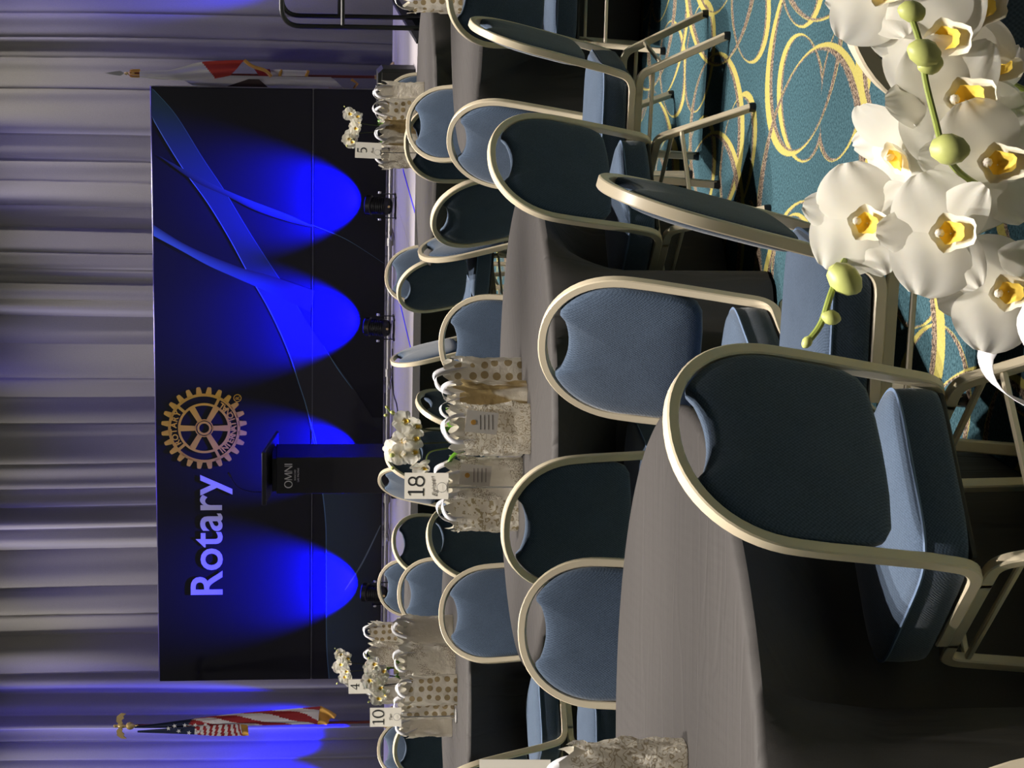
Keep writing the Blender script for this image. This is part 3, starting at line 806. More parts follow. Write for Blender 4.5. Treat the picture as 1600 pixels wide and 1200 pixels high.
table(-.15, 7.68, 2, 'black-clothed round table in the centre, carrying bags and the 18 sign')
table(1.92, 10.14, 3, 'black-clothed round table at the right edge, in front of the far right table')
table(1.50, 13.05, 4, 'black-clothed round table on the far right below the loudspeaker')
table(-1.50, 10.85, 5, 'black-clothed round table at the left edge below the striped flag')
table(-1.80, 14.40, 6, 'small-looking black-clothed round table on the far left, closest to the stage')
table(.22, 1.48, 7, 'round table nearest the camera, under the large white orchids')

# ------------------------------------------------------------------ flags on poles
def flag_pole(name, base, top, label, finial):
    t = empty(name, base, -YAW); tag(t, label, 'flag', 'flags flanking the backdrop')
    h = top
    MB().lathe([(0, 0), (.15, 0), (.155, .012), (.135, .03), (.075, .055), (.05, .10), (.036, .15), (.022, .17), (.022, .19), (0, .19)], 24).build('base', MAT['brass'], t)
    MB().tube([(0, 0, .16), (0, 0, h - .2)], .0145, 10).build('pole', MAT['wood'], t)
    if finial == 'eagle':
        f = empty('eagle_finial'); f.parent = t
        MB().lathe([(0, 0), (.02, .004), (.012, .03), (.032, .055), (.04, .08), (.032, .105), (.012, .12), (0, .124)], 14, (0, 0, h - .2)).build('globe', MAT['brass'], f)
        MB().lathe([(0, 0), (.018, .015), (.026, .045), (.02, .075), (.012, .09), (.017, .105), (.012, .122), (0, .128)], 12, (0, 0, h - .085)).build('body', MAT['brass'], f)
        for s_ in (-1, 1):
            P = [(s_ * .012, h - .02), (s_ * .05, h + .012), (s_ * .10, h + .006), (s_ * .135, h - .04), (s_ * .13, h - .085), (s_ * .105, h - .055), (s_ * .085, h - .065), (s_ * .06, h - .04), (s_ * .035, h - .05)]
            MB().prism(P if s_ > 0 else P[::-1], -.006, .006).build('wing', MAT['brass'], f)
        MB().tube([(0, -.012, h + .03), (0, -.035, h + .02)], .006, 6, scales=[1, .2]).build('beak', MAT['brass'], f)
    else:
        f = empty('spear_finial'); f.parent = t
        MB().lathe([(0, 0), (.02, .005), (.012, .03), (.024, .05), (.012, .07), (.016, .085), (.008, .10), (0, .102)], 12, (0, 0, h - .2)).build('collar', MAT['brass'], f)
        MB().prism([(0, h - .10), (.024, h - .06), (.018, h - .01), (0, h + .09), (-.018, h - .01), (-.024, h - .06)], -.005, .005).build('spear_head', MAT['chrome'], f)
        for a in range(7):
            an = a * .9; MB().tube(spline([(0, 0, h - .17), (.03 * math.cos(an), .03 * math.sin(an), h - .16), (.035 * math.cos(an), .035 * math.sin(an), h - .25)]), .008, 5).build('tassel', MAT['gold'], f)
    return t
def hang(parent, name, pts_l, pts_r, nfold, depth, colf, mats, y0=-.03, nu=36, nv=90, ph=0.0):
    """hanging cloth between two edge curves (x,z from top to bottom), rippled in depth; colf gives the material slot"""
    Ls = spline([Vector((x, 0, z)) for x, z in pts_l], 12); Rs = spline([Vector((x, 0, z)) for x, z in pts_r], 12)
    def samp(q, t):
        f = t * (len(q) - 1); i = min(int(f), len(q) - 2); return q[i].lerp(q[i + 1], f - i)
    def fn(u, v):
        p_ = samp(Ls, v).lerp(samp(Rs, v), u)
        return Vector((p_.x, y0 + depth * (.35 + .65 * v) * math.sin(u * nfold * 2 * PI + ph + v * 1.3) - depth, p_.z))
    return MB().grid(fn, nu, nv, mi=colf).build(name, mats, parent, angle=180)
# striped flag
FZ = 2.70
US = flag_pole('national_flag', stg(-4.06, 2.3, ZD), FZ, 'striped red and white flag with starred blue field on a brass-based pole', 'eagle')
S = .00633            # metres per picture pixel at this distance, used once to read off sizes
def us_col(u, v):
    x = u; s_ = v * 9.6 + u * -1.9
    if v < .36 + .10 * u: return 2
    return 0 if int(math.floor((v * 4.6 + u * 1.35) * 2.0)) % 2 else 1
c1 = hang(US, 'flag_cloth', [(.004, FZ - .17), (-.005, FZ - .6), (.0, FZ - 1.2), (.0, FZ - 1.95)], [(.02, FZ - .17), (.075, FZ - .55), (.15, FZ - 1.15), (.215, FZ - 1.98)], 1.6, .035, us_col, [MAT['red'], MAT['white'], MAT['navy']])
hang(US, 'fringe', [(.0, FZ - 1.95), (.0, FZ - 2.0), (.0, FZ - 2.02)], [(.215, FZ - 1.98), (.16, FZ - 2.08), (.11, FZ - 2.14)], 1.6, .035, lambda u, v: 0, [MAT['gold']], nv=8, y0=-.033, ph=1.3)
def us_col2(u, v): return 2 if v < .38 else (0 if int(v * 26 + u) % 2 else 1)
hang(US, 'flag_cloth', [(-.02, FZ - .2), (-.05, FZ - .7), (-.075, FZ - .95), (-.08, FZ - 1.22)], [(.0, FZ - .2), (.03, FZ - .7), (.04, FZ - 1.0), (.045, FZ - 1.2)], 1.0, .02, us_col2, [MAT['red'], MAT['white'], MAT['navy']], y0=-.10, nu=14, nv=60)
hang(US, 'fringe', [(-.08, FZ - 1.22), (-.078, FZ - 1.25), (-.076, FZ - 1.28)], [(.045, FZ - 1.2), (.04, FZ - 1.24), (.03, FZ - 1.27)], 1.0, .02, lambda u, v: 0, [MAT['gold']], y0=-.102, nu=14, nv=4, ph=1.3)
mb = MB()
for i, (x, z) in enumerate(((.055, FZ - .56), (.06, FZ - .66), (.06, FZ - .76), (.065, FZ - .86), (.09, FZ - .93), (.085, FZ - .99), (-.02, FZ - .70), (-.01, FZ - .79), (.0, FZ - .60), (.03, FZ - .50))):
    P = []
    for k in range(10):
        r_ = .024 if k % 2 == 0 else .010; a = PI * k / 5 + .3 * i; P.append((x + r_ * math.sin(a), z + r_ * math.cos(a)))
    MB().prism(P, -.150, -.148).build('star', MAT['white'], c1, smooth=False)
# white flag with red hem and bear print
CAF = flag_pole('state_flag', stg(2.16, 3.72, ZD), 2.72, 'white flag with a red band, dark animal print and gold fringe on a pole', 'spear')
FZ = 2.72
def ca_col(u, v):
    if v > .76 - .10 * u: return 0
    return 1
c1 = hang(CAF, 'flag_cloth', [(-.03, FZ - .25), (-.05, FZ - .6), (-.04, FZ - .9), (.0, FZ - 1.12)], [(.03, FZ - .25), (.05, FZ - .55), (.13, FZ - .85), (.155, FZ - 1.26)], 1.2, .03, ca_col, [MAT['redorange'], MAT['white']], y0=-.06)
MB().tube(spline([(.155, -.10, FZ - 1.26), (.10, -.12, FZ - 1.34), (.06, -.10, FZ - 1.46), (.0, -.10, FZ - 1.52)]), .018, 6).build('fringe', MAT['gold'], CAF)
hang(CAF, 'flag_cloth', [(-.10, FZ - .75), (-.14, FZ - 1.1), (-.15, FZ - 1.6), (-.15, FZ - 2.28)], [(.0, FZ - .6), (.0, FZ - 1.1), (.0, FZ - 1.6), (.0, FZ - 2.1)], 1.5, .025, lambda u, v: 1 if u < .1 and v > .6 else 0, [MAT['white'], MAT['red']], y0=-.02)
hang(CAF, 'flag_cloth', [(.0, FZ - 1.4), (.0, FZ - 1.6), (.0, FZ - 1.86)], [(.07, FZ - 1.35), (.065, FZ - 1.6), (.06, FZ - 1.86)], .6, .02, lambda u, v: 1 if v < .35 else 0, [MAT['white'], MAT['red']], y0=-.02, nu=8, nv=30)
for P in ([(.0, -.04, FZ - 1.86), (.06, -.04, FZ - 1.88)], [(.0, -.04, FZ - 1.60), (.065, -.04, FZ - 1.62)], [(-.10, -.05, FZ - 2.08), (-.17, -.06, FZ - 2.28), (-.06, -.06, FZ - 2.36), (-.02, -.05, FZ - 2.30)]):
    MB().tube(P, .016, 6).build('fringe', MAT['gold'], CAF)
MB().prism([(-.14, FZ - 1.05), (-.10, FZ - 1.10), (-.03, FZ - 1.30), (-.03, FZ - 1.40), (-.10, FZ - 1.48), (-.14, FZ - 1.52)], -.073, -.070).build('animal_print', MAT['brown'], CAF, smooth=False)
mb = MB()
for k in range(5): mb.box((-.125, -.073, FZ - 1.66 - k * .05), (.022, .003, .032))
mb.build('print_letters', MAT['brown'], CAF, smooth=False)

# ------------------------------------------------------------------ table number signs
def digit(ch, h):
    """serif numeral as strokes: list of (points, widths, closed), width of glyph"""
    tn, tk = .05 * h, .15 * h; S_ = []
    if ch == '1':
        S_ = [([(.30, 0), (.30, 1)], [tk, tk], 0), ([(.30, 1), (.08, .86)], [tn * 1.6, tn * .8], 0), ([(.06, .02), (.54, .02)], [tn, tn], 0)]; w = .62
    elif ch == '0':
        P = [(.36 + .30 * math.cos(2 * PI * i / 28), .5 + .5 * math.sin(2 * PI * i / 28)) for i in range(28)]
        S_ = [(P, [tn + (tk - tn) * abs(math.cos(2 * PI * i / 28)) ** 1.5 for i in range(28)], 1)]; w = .76
    elif ch == '8':
        for cz, rz, rx in ((.735, .255, .24), (.255, .265, .29)):
            P = [(.36 + rx * math.cos(2 * PI * i / 24), cz + rz * math.sin(2 * PI * i / 24)) for i in range(24)]
            S_.append((P, [tn + (tk * .8 - tn) * abs(math.cos(2 * PI * i / 24)) ** 1.5 for i in range(24)], 1))
        w = .76
    elif ch == '4':
        S_ = [([(.52, 0), (.52, 1)], [tk, tk], 0), ([(.52, 1), (.04, .30)], [tn, tn], 0), ([(.04, .30), (.74, .30)], [tn * 1.2, tn * 1.2], 0), ([(.36, .02), (.68, .02)], [tn, tn], 0)]; w = .80
    else:
        P = [(.10 + .0, .50)] + [(.30 + .27 * math.cos(a), .32 + .30 * math.sin(a)) for a in [R(130) - R(255) * i / 16 for i in range(17)]]
        S_ = [([(.12, .46), (.16, .98)], [tn, tn], 0), ([(.15, .96), (.56, .98)], [tk * .7, tk * .7], 0), (P, [tn] + [tn + (tk - tn) * max(0, math.cos(R(130) - R(255) * i / 16)) for i in range(17)], 0)]; w = .70
    return S_, w
def sign(x, y, rz, num, word, label, tilt=0.0):
    t = empty('table_sign', (x, y, TZ), rz); tag(t, label, 'sign', 'table number signs')
    MB().lathe([(0, 0), (.036, 0), (.037, .004), (.03, .008), (0, .009)], 20).build('base', MAT['chrome'], t)
    MB().tube([(0, 0, .006), (0, 0, .275)], .0028, 8).build('rod', MAT['chrome'], t)
    ringp = [(.017 * math.sin(a), -.004, .292 + .017 * math.cos(a)) for i, a in enumerate([PI + 2 * PI * k / 26 for k in range(27)])]
    MB().tube(ringp, .0011, 5).build('clip_ring', MAT['chrome'], t)
    cd = MB().box((0, 0, .345), (.092, .0025, .156), rot=None).build('card', MAT['card'], t, smooth=False)
    h = .055; glyphs = [digit(c, h) for c in num]; tw = sum(w for _, w in glyphs) * h; x0 = -tw / 2
    for S_, w in glyphs:
        mb = MB()
        for P, ws, cl in S_:
            r_ = ribbon2d([(x0 + px * h, .355 + pz * h) for px, pz in P], ws, -.0022, -.0012, bool(cl)); mb.add(r_.v, r_.f)
        mb.build('numeral', MAT['ink'], cd, smooth=False); x0 += w * h
    if word: link('script_word', text_mesh(word, .023, bold=-.0004, shear=.45, extrude=.0003, mat=MAT['greyink'], align='CENTER', spacing=.92), cd, loc=(-.002, -.002, .313), rot=(PI / 2, R(-8), 0))
    cd.rotation_euler = (R(-13), tilt, 0); cd.location = (0, -.063, .009)   # the card leans back a little in its clip
sign(-.362, 7.60, R(4), '18', 'Eighteen', 'largest cream number card, reading 18, on a thin stand in the centre', R(1))
sign(-1.622, 10.60, R(8), '10', 'Ten', 'cream card reading 10 on a stand at the left, below the striped flag')
sign(-1.945, 14.02, R(8), '4', 'Four', 'small cream card reading 4 beside white blooms on the far left')
sign(1.355, 12.75, R(-6), '5', 'Five', 'small cream card reading 5 on the far right against the black backdrop', R(2))
sign(-.862, 4.69, R(4), '', '', 'blank edge of a cream card on the foreground table')

# ------------------------------------------------------------------ favour bags
def bag_mat(name, kind):
    n = Nodes(name); v = n.coord(scale=(1, 1, 1))
    base = (.95, .91, .82); ink = (.56, .48, .35)
    cr = n.noise(v, 26, 4, .6)
    if kind == 'dots':
        vo = n.new('ShaderNodeTexVoronoi'); vo.inputs['Scale'].default_value = 23; vo.inputs['Randomness'].default_value = .25; n.t.links.new(v, vo.inputs['Vector'])
        f = n.math('LESS_THAN', vo.outputs['Distance'], .33); ink = (.46, .36, .20)
    elif kind == 'swirl':
        q = n.noise(v, 46, 1); f = n.math('LESS_THAN', n.math('ABSOLUTE', n.math('SUBTRACT', n.math('FRACT', n.math('MULTIPLY', q, 6.0)), .5)), .13)
    elif kind == 'lace':
        vo = n.new('ShaderNodeTexVoronoi'); vo.inputs['Scale'].default_value = 190; vo.inputs['Randomness'].default_value = .5; n.t.links.new(v, vo.inputs['Vector'])
        band = n.sstep(n.noise(v, 13, 1), .48, .56)
        f = n.math('MULTIPLY', n.math('LESS_THAN', vo.outputs['Distance'], .45), band); ink = (.42, .36, .27)
    elif kind == 'rose':
        wv = n.noise(v, 34, 3); f = n.math('LESS_THAN', n.math('ABSOLUTE', n.math('SUBTRACT', n.math('FRACT', n.math('MULTIPLY', wv, 4.0)), .5)), .16); ink = (.52, .44, .28)
    elif kind == 'stripe':
        wv = n.noise(n.coord(scale=(14, 14, 3), rot=(0, .5, 0)), 1.2, 1); f = n.sstep(wv, .5, .58); ink = (.46, .35, .17)
    else: f = n.math('MULTIPLY', cr, .25)
    n.set(color=n.mix(f, base, ink), rough=.28, spec=.6, coat=.35); n.bump(cr, .9, .010); n.translucent(.5); return n.mat
for k in ('dots', 'swirl', 'lace', 'rose', 'stripe', 'plain'): MAT['bag_' + k] = bag_mat('bag_' + k, k)
MAT['tagcard'] = flat('printed_tag', (.70, .66, .60), .6)
def strip(path, wvec, parent, name='ribbon', mat=None):
    P = spline(path, 6); w_ = Vector(wvec) * .5; mb = MB()
    V = [p_ + s_ for p_ in P for s_ in (w_, -w_)]
    mb.add(V, [(2 * i, 2 * i + 2, 2 * i + 3, 2 * i + 1) for i in range(len(P) - 1)])
    return mb.build(name, mat or MAT['ribbon'], parent, angle=180, solid=.0007)
def bag(x, y, rz, kind, label, w=.17, d=.085, h=.235, seed=0, tagc=False, handle=.06):
    rnd = random.Random(seed + 5); t = empty('favor_bag', (x, y, TZ + .001), rz); tag(t, label, 'gift bag', 'white favour bags on the tables')
    ph = [rnd.uniform(0, 6.3) for _ in range(8)]
    nth = 40; V = []; nz = 12
    for j in range(nz + 1):
        q = j / nz
        for i in range(nth):
            a = 2 * PI * i / nth; ca, sa = math.cos(a), math.sin(a); e = .42
            px = math.copysign(abs(ca) ** e, ca) * w / 2; py = math.copysign(abs(sa) ** e, sa) * d / 2
            k = 1 + (.06 * math.sin(3 * a + ph[0] + q * 5) + .05 * math.sin(7 * a + ph[1] - q * 9) + .035 * math.sin(11 * a + q * 21 + ph[6]) + rnd.uniform(-.03, .03)) * min(1, q * 4)
            k *= 1 - .10 * q + (.12 * q ** 6)
            pz = h * q + (.016 * math.sin(5 * a + ph[2]) + .013 * math.sin(9 * a + ph[3]) if q > .99 else 0)
            V.append((px * k, py * k * (1 - .25 * q), max(pz, 0)))
    Fs = [(j * nth + i, j * nth + (i + 1) % nth, (j + 1) * nth + (i + 1) % nth, (j + 1) * nth + i) for j in range(nz) for i in range(nth)]
    Fs.append(tuple(range(nth - 1, -1, -1))); mb = MB(); mb.add(V, Fs)
    mb.build('bag_body', MAT['bag_' + kind], t, angle=60)
    # tissue paper ruffling out of the mouth
    for k in range(3):
        ox = (k - 1) * w * .27
        def fn(u, v, ox=ox, k=k):
            a = u * 2 * PI; r_ = w * (.10 + .09 * v + .03 * math.sin(4 * a + ph[4] + k) * v)
            return (ox + r_ * math.cos(a), r_ * .45 * math.sin(a), h * .86 + v * .060 + .018 * math.sin(3 * a + ph[5] + k) * v)
        MB().grid(fn, 18, 4, cu=True).build('tissue', MAT['tissue'], t, angle=180)
    for s_ in (-1, 1):
        yy = s_ * d * .28; dx = rnd.uniform(-.02, .02); hh = h + handle * rnd.uniform(.8, 1.15)
        strip([(-w * .24, yy, h * .82), (-w * .26 + dx, yy * 1.3, h + .02), (-w * .12 + dx, yy * 1.5, hh), (w * .12 + dx, yy * 1.5, hh + .004), (w * .26 + dx, yy * 1.3, h + .015), (w * .22, yy, h * .80)], (.014 * s_, .014, .006), t, 'ribbon_handle')
    if tagc:
        c_ = MB().box((w * .12, -d * .56, h * .72), (.075, .0015, .11), rot=Matrix.Rotation(R(6), 3, 'Y')).build('tag', MAT['tagcard'], t, smooth=False)
        MB().lathe([(0, -.0005), (.009, -.0005), (.009, .0005), (0, .0005)], 14, (w * .12, -d * .56 - .0015, h * .84), Matrix.Rotation(PI / 2, 3, 'X')).build('tag_seal', MAT['gold'], c_)
        for k in range(4): MB().box((w * .12, -d * .56 - .001, h * .74 - k * .014), (.05, .0006, .0025)).build('tag_line', MAT['greyink'], c_, smooth=False)
    return t
bag(.018, 7.72, R(8), 'dots', 'polka dot bag at the right end of the bags on the centre table', seed=1, w=.15)
bag(-.06, 7.56, R(-25), 'stripe', 'crumpled gold-streaked bag between the dotted and scrolled bags of the centre table', seed=2, w=.14)
bag(-.155, 7.45, R(4), 'swirl', 'bag with grey scrollwork and a printed tag in front of the centre orchid', seed=3, tagc=True, w=.175)
bag(-.335, 7.70, R(-6), 'lace', 'net-patterned bag directly behind the centre sign stand', seed=4, tagc=True, w=.15)
bag(-.452, 7.84, R(10), 'rose', 'pale rose-patterned bag left of the centre sign stand', seed=5, w=.16, h=.22)
bag(-1.235, 10.84, R(10), 'plain', 'plain bag at the right end of the bags on the left table', seed=6, w=.16)
bag(-1.36, 10.70, R(-5), 'lace', 'net-patterned bag on the left table between the plain and dotted bags', seed=7, w=.17)
bag(-1.49, 10.58, R(5), 'dots', 'large polka dot bag at the front of the left table', seed=8, w=.15)
bag(-1.59, 10.78, R(-12), 'dots', 'polka dot bag half hidden behind the left sign stand', seed=9, w=.14)
bag(-1.705, 10.90, R(15), 'plain', 'plain bag left of the left sign stand', seed=10, w=.13, h=.215)
bag(-1.66, 14.52, R(5), 'dots', 'small polka dot bag at the right end of the bags on the far left table', seed=11, w=.15)
bag(-1.79, 14.40, R(-8), 'swirl', 'scrollwork bag in the middle of the far left table', seed=12)
bag(-2.02, 14.36, R(6), 'lace', 'net-patterned bag on the far left table below its number card', seed=13, w=.17)
bag(1.745, 13.05, R(10), 'plain', 'plain bag at the right end of the bags on the far right table', seed=14, w=.13)
bag(1.62, 12.93, R(-8), 'dots', 'polka dot bag on the far right table', seed=15, w=.15)
bag(1.48, 12.80, R(5), 'stripe', 'gold-streaked bag in the middle of the far right table', seed=16, w=.15)
bag(1.36, 12.92, R(-5), 'lace', 'net-patterned bag behind the far right sign stand', seed=17, w=.16)
bag(1.84, 10.30, R(8), 'dots', 'polka dot bag at the top edge of the frame on the right-hand table', seed=18, w=.16)
bag(-.845, 4.56, R(-10), 'swirl', 'scrollwork bag on the foreground table at the bottom edge', seed=19, w=.18, h=.225)
bag(.042, 1.60, R(20), 'plain', 'bag on the nearest table, only its ribbon loop in view', seed=20, w=.14, h=.235, handle=.065)
t = empty('candle_box', (-.235, 7.62, TZ), R(6)); tag(t, 'small beige box lying behind the scrollwork bag of the centre table', 'box')
MB().box((0, 0, .075), (.035, .06, .14), bev=.004).build('box_body', MAT['tissue'], t)
MB().box((0, 0, .149), (.037, .062, .008), bev=.002).build('lid', MAT['card'], t)

# ------------------------------------------------------------------ orchids
def m_petal():
    n = Nodes('white_petal'); v = n.coord(); f = n.noise(n.coord(scale=(1, 6, 1)), 60, 2)
    n.set(color=n.mix(f, (.90, .87, .78), (.95, .93, .87)), rough=.55, spec=.3, sss=.15); n.b.inputs['Subsurface Radius'].default_value = (.01, .008, .006)
    n.bump(f, .15, .001); n.translucent(.45); return n.mat
MAT['petal'] = m_petal()
MAT['lip'] = flat('cream_lip', (.93, .88, .70), .6)
MAT['throat'] = flat('yellow_throat', (.88, .62, .10), .75, 0, .2)
MAT['bud'] = flat('green_bud', (.58, .62, .20), .45)
MAT['stem'] = flat('green_stem', (.16, .24, .05), .45)
MAT['stemlight'] = flat('light_green_stem', (.28, .34, .07), .45)
MAT['darkstem'] = flat('dark_stem', (.04, .05, .02), .5)
MAT['leaf'] = flat('green_leaf', (.10, .26, .02), .35)
MAT['pot'] = flat('pale_green_pot', (.62, .60, .28), .3)
def petal_mesh(name, L, W, tip, base=.12, cup=.10, back=.0):
    """petal in the x,z plane growing up z from the origin, thin in y"""
    def fn(u, v):
        s_ = u * 2 - 1; e = (math.sin(PI * min(1, v * .94 + .03) ** tip)) ** .55
        wd = W / 2 * max(base * (1 - v), e)
        return Vector((s_ * wd, cup * L * (s_ * s_ * .5 - .25) * e - back * L * v * v + .018 * L * math.sin(s_ * 7 + v * 5) * v, L * v))
    mb = MB(); mb.grid(fn, 12, 12); return mb.mesh(name, MAT['petal'], True, 180)
PM = {'petal': petal_mesh('petal', .042, .056, .86, base=.25, cup=.14, back=.08), 'sepal': petal_mesh('sepal', .042, .034, .78, base=.25, cup=.12, back=.10)}
def cup(r0, r1, y0, dep, low):
    def fn(u, v):
        a = 2 * PI * u; r_ = r0 + (r1 - r0) * v; fr = 1 + .10 * math.sin(5 * a) * v
        dn = max(0, -math.sin(a))
        return Vector((r_ * fr * math.cos(a), y0 - dep * v ** 1.6 - .006 * dn * v, -.006 + r_ * fr * math.sin(a) * (1 + low * dn)))
    return fn
mb = MB(); mb.grid(cup(.0005, .0125, -.003, .008, .45), 20, 6, cu=True); PM['lip'] = mb.mesh('lip', MAT['lip'], True, 180)
mb = MB(); mb.grid(cup(.0004, .0075, -.0045, .006, .35), 16, 5, cu=True); PM['throat'] = mb.mesh('throat', MAT['throat'], True, 180)
mb = MB(); mb.lathe([(0, -.001), (.004, .002), (.0045, .007), (.0025, .011), (0, .012)], 8, (0, -.006, .0), Matrix.Rotation(R(80), 3, 'X')); PM['column'] = mb.mesh('column', MAT['petal'])
LAY = [('sepal', 0, .002), ('sepal', 128, .002), ('sepal', -128, .002), ('petal', 68, -.001), ('petal', -68, -.001)]
def flower_frame(face, up):
    y = -Vector(face).normalized(); z = Vector(up); z = (z - y * z.dot(y)).normalized(); x = y.cross(z)
    return Matrix((x, y, z)).transposed()
FL = []
def flower(parent, loc, face, up=(0, 0, 1), sc=1.0, rnd=random):
    f = empty('flower'); f.parent = parent
    f.matrix_local = Matrix.Translation(loc) @ flower_frame(face, up).to_4x4() @ Matrix.Scale(sc, 4)
    for k, a, dy in LAY:
        o = link(k, PM[k], f, loc=(0, dy, 0)); o.rotation_euler = (R(rnd.uniform(-8, 8)), R(a + rnd.uniform(-5, 5)), R(rnd.uniform(-6, 6)))
    lp = link('lip', PM['lip'], f); link('throat', PM['throat'], f, loc=(0, -.0015, 0)); link('column', PM['column'], f, scale=(.7, .8, .7))
    return f
def small_flower(parent, loc, face, sc=1.0, rnd=random):
    """one joined bloom for plants far away"""
    if 'bloom' not in PM:
        mb = MB()
        for k, a, dy in LAY:
            me = PM[k]; M_ = Matrix.Rotation(R(a), 3, 'Y'); b = len(mb.v)
            mb.v += [tuple(M_ @ v.co + Vector((0, dy, 0))) for v in me.vertices]
            for pl in me.polygons: mb.f.append([b + i for i in pl.vertices]); mb.m.append(0)
        for k, mi in (('lip', 1), ('throat', 2)):
            me = PM[k]; b = len(mb.v); mb.v += [tuple(v.co) for v in me.vertices]
            for pl in me.polygons: mb.f.append([b + i for i in pl.vertices]); mb.m.append(mi)
        PM['bloom'] = mb.mesh('bloom', [MAT['petal'], MAT['lip'], MAT['throat']], True, 180)
    f = link('flower', PM['bloom'], parent); f.matrix_local = Matrix.Translation(loc) @ flower_frame(face, (rnd.uniform(-.4, .4), 0, 1)).to_4x4() @ Matrix.Scale(sc, 4); return f
def bud(parent, loc, dirv, s_):
    d = Vector(dirv).normalized(); M_ = d.to_track_quat('Z', 'Y').to_matrix()
    return MB().lathe([(0, -.5 * s_), (.22 * s_, -.42 * s_), (.37 * s_, -.18 * s_), (.40 * s_, .05 * s_), (.30 * s_, .34 * s_), (.12 * s_, .5 * s_), (0, .54 * s_)], 12, loc, M_).build('bud', MAT['bud'], parent)
def leaf(parent, base, tipv, w, droop):
    b = Vector(base); t_ = Vector(tipv); sd = (t_ - b).cross(Vector((0, 0, 1))).normalized()
    def fn(u, v):
        s_ = u * 2 - 1; c_ = b.lerp(t_, v) + Vector((0, 0, droop * 4 * v * (1 - v)))
        return c_ + sd * (s_ * w / 2 * math.sin(PI * (v * .93 + .05)) ** .6) + Vector((0, 0, .25 * w * s_ * s_))
    return MB().grid(fn, 6, 12).build('leaf', MAT['leaf'], parent, angle=180, solid=.0015)
def orchid_base(t):
    MB().lathe([(0, 0), (.042, 0), (.046, .01), (.052, .09), (.054, .10), (.048, .10), (.045, .085), (0, .085)], 24).build('pot', MAT['pot'], t)
    MB().lathe([(0, .084), (.044, .086), (0, .095)], 16).build('moss', MAT['darkstem'], t)
    for (dx, dy, dz, w_) in ((.10, -.01, .20, .06), (-.09, .02, .19, .055), (.06, .05, .20, .055), (-.06, -.05, .15, .05), (.03, -.02, .21, .05)):
        leaf(t, (0, 0, .09), (dx, dy, .09 + dz * .85), w_, .03)
def orchid(x, y, rz, label, blooms, spikes, buds, detailed, near=False, sc=1.0):
    t = empty('potted_orchid', (x, y, TZ), rz); tag(t, label, 'orchid', 'white orchids on the tables'); orchid_base(t); rnd = random.Random(int(x * 100))
    for P, m_ in spikes: MB().tube(spline(P, 8), .0030, 8).build('stem', MAT[m_], t)
    for L_, face in blooms:
        (flower if detailed else small_flower)(t, L_, face, sc=sc, rnd=rnd) if not detailed else flower(t, L_, face, (rnd.uniform(-.3, .3), 0, 1), sc, rnd)
    for L_, d_, s_ in buds: bud(t, L_, d_, s_)
    return t
F0 = (0, -1, -.15)
orchid(-.185, 7.66, 0, 'tall white orchid standing behind the scrollwork bag on the centre table',
       [((.052, -.02, .425), (.1, -1, -.1)), ((.03, .0, .385), (.3, -.8, -.3)), ((-.015, -.01, .43), (-.3, -1, .2)), ((-.01, -.02, .39), (.1, -1, -.2)), ((-.06, -.02, .435), (-.2, -1, 0)), ((-.055, -.03, .395), (-.1, -1, -.3)), ((-.105, -.01, .36), (-.8, -.6, -.2)), ((-.05, .0, .465), (-.3, -.7, .6))],
       [([(.01, 0, .09), (.018, 0, .25), (.03, 0, .38), (.06, 0, .44), (.075, 0, .455)], 'darkstem'), ([(-.01, 0, .09), (-.02, 0, .25), (-.03, 0, .40), (-.06, 0, .455)], 'darkstem'), ([(-.015, 0, .09), (-.04, -.01, .26), (-.055, -.01, .33), (-.09, -.01, .345), (-.10, -.01, .35)], 'stem'), ([(.055, 0, .44), (.075, 0, .455), (.082, 0, .465), (.098, 0, .478)], 'stem')],
       [((.085, -.005, .462), (.3, 0, 1), .018), ((.103, -.005, .482), (.5, 0, 1), .013), ((.075, -.005, .486), (0, 0, 1), .014), ((-.065, -.03, .465), (0, 0, 1), .02), ((-.11, -.02, .462), (-.5, 0, 1), .016)], True)
def far_orchid(x, y, label, cz=.43, seed=1, spread=.085, n=9, sc=1.0):
    rnd = random.Random(seed); bl = []
    for k in range(n):
        u = -1 + 2 * k / (n - 1); bl.append(((u * spread, rnd.uniform(-.03, .02), cz + rnd.uniform(-.035, .04) - .02 * u * u), (rnd.uniform(-.6, .6), -1, rnd.uniform(-.3, .3))))
    sp_ = [([(.01, 0, .09), (.02, 0, .28), (.04, 0, cz - .02), (spread, 0, cz)], 'darkstem'), ([(-.01, 0, .09), (-.02, 0, .28), (-.035, 0, cz - .02), (-spread, 0, cz - .02)], 'darkstem')]
    bd = [((spread + .03, -.01, cz + .03), (1, 0, .6), .014), ((spread + .045, -.01, cz + .045), (1, 0, .6), .010), ((-spread - .02, -.01, cz + .03), (-1, 0, .6), .014)]
    return orchid(x, y, 0, label, bl, sp_, bd, False, sc=sc)
far_orchid(-1.50, 11.02, 'white orchid rising behind the dotted bags of the left table', .382, 3)
far_orchid(-1.90, 14.62, 'white orchid above the number 4 card', .45, 4)
far_orchid(1.535, 13.10, 'white orchid above the bags of the far right table', .43, 5)

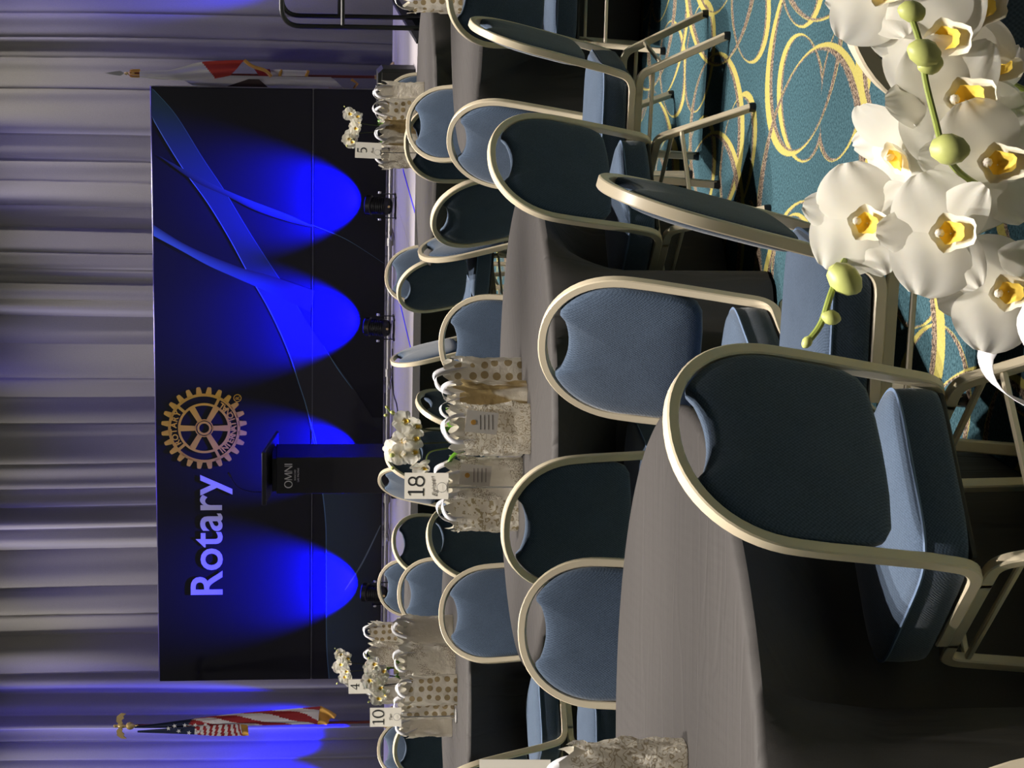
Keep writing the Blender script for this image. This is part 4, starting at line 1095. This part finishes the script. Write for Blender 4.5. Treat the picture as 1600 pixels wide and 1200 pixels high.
# large orchid on the nearest table
NO = empty('potted_orchid', (.16, 1.62, TZ), 0); tag(NO, 'large white orchid spray with green buds in the foreground', 'orchid', 'white orchids on the tables')
orchid_base(NO)
rn = random.Random(4)
for L_, face, up, s_ in (((.1033, 0, .3518), (-.05, -1, .05), (.1, 0, 1), 1.12), ((.0529, -.015, .3431), (.12, -1, -.15), (-.05, 0, 1), 1.18), ((.0226, .03, .3724), (-.75, -.45, .65), (-.3, .3, 1), 1.05),
                         ((.0036, -.035, .3248), (.10, -1, -.20), (.12, 0, 1), 1.12), ((-.0357, 0, .4119), (-.10, -1, .10), (.22, 0, 1), 1.0), ((-.0492, -.05, .3635), (.02, -1, .05), (.0, 0, 1), 1.06),
                         ((-.0906, -.03, .3130), (-.15, -1, -.05), (-.15, 0, 1), 1.02), ((.140, .025, .3887), (.35, -1, .25), (.3, 0, 1), 1.0), ((.0784, .035, .3043), (.5, -.8, -.3), (.2, 0, 1), 1.1), ((.125, .03, .318), (.3, -1, -.2), (0, 0, 1), 1.1), ((.03, .02, .300), (.1, -1, -.3), (0, 0, 1), 1.0)):
    flower(NO, L_, (face[0], face[1], face[2] + .34), up, s_ * 1.08, rn)
for P in ([(0.1156, -0.05, 0.388), (0.0911, -0.05, 0.3798), (0.0651, -0.05, 0.3759), (0.0332, -0.06, 0.3712), (0.0109, -0.07, 0.368), (-0.0034, -0.05, 0.3496), (-0.0156, -0.03, 0.321), (-0.0283, 0.0, 0.2832), (-.02, 0, .18), (-.01, 0, .085)],
          [(-0.1278, -0.02, 0.457), (-0.1144, -0.02, 0.4472), (-0.0903, -0.02, 0.4389), (-0.0644, 0.012, 0.4202), (-0.0326, 0.04, 0.3903), (-0.0174, 0.04, 0.3724), (-0.0022, 0.04, 0.3467), (0.0056, 0.04, 0.3209), (-0.005, 0.04, 0.25), (0, .01, .15), (0, 0, .085)],
          [(0.115, 0.045, 0.345), (0.1109, 0.045, 0.3313), (0.0913, 0.045, 0.3003), (0.0824, 0.045, 0.2899), (0.0716, 0.04, 0.2692), (.03, .02, .18), (.01, 0, .085)]):
    MB().tube(spline(P, 8), .0026, 8).build('stem', MAT['stemlight'], NO)
for L_, d_, s_ in (((.1156, -.05, .386), (.2, 0, 1), .021), ((.0839, -.058, .379), (.3, -.1, 1), .026), ((.0769, -.05, .372), (-.2, -.1, .6), .020), ((.0101, -.085, .3690), (-.1, -.5, -.9), .029), ((-.0810, -.022, .4300), (-.5, -.2, -.6), .029), ((-.1100, -.022, .4405), (-.2, -.2, -.8), .015), ((-.1285, -.02, .4580), (-.7, 0, .5), .010)):
    bud(NO, L_, d_, s_)
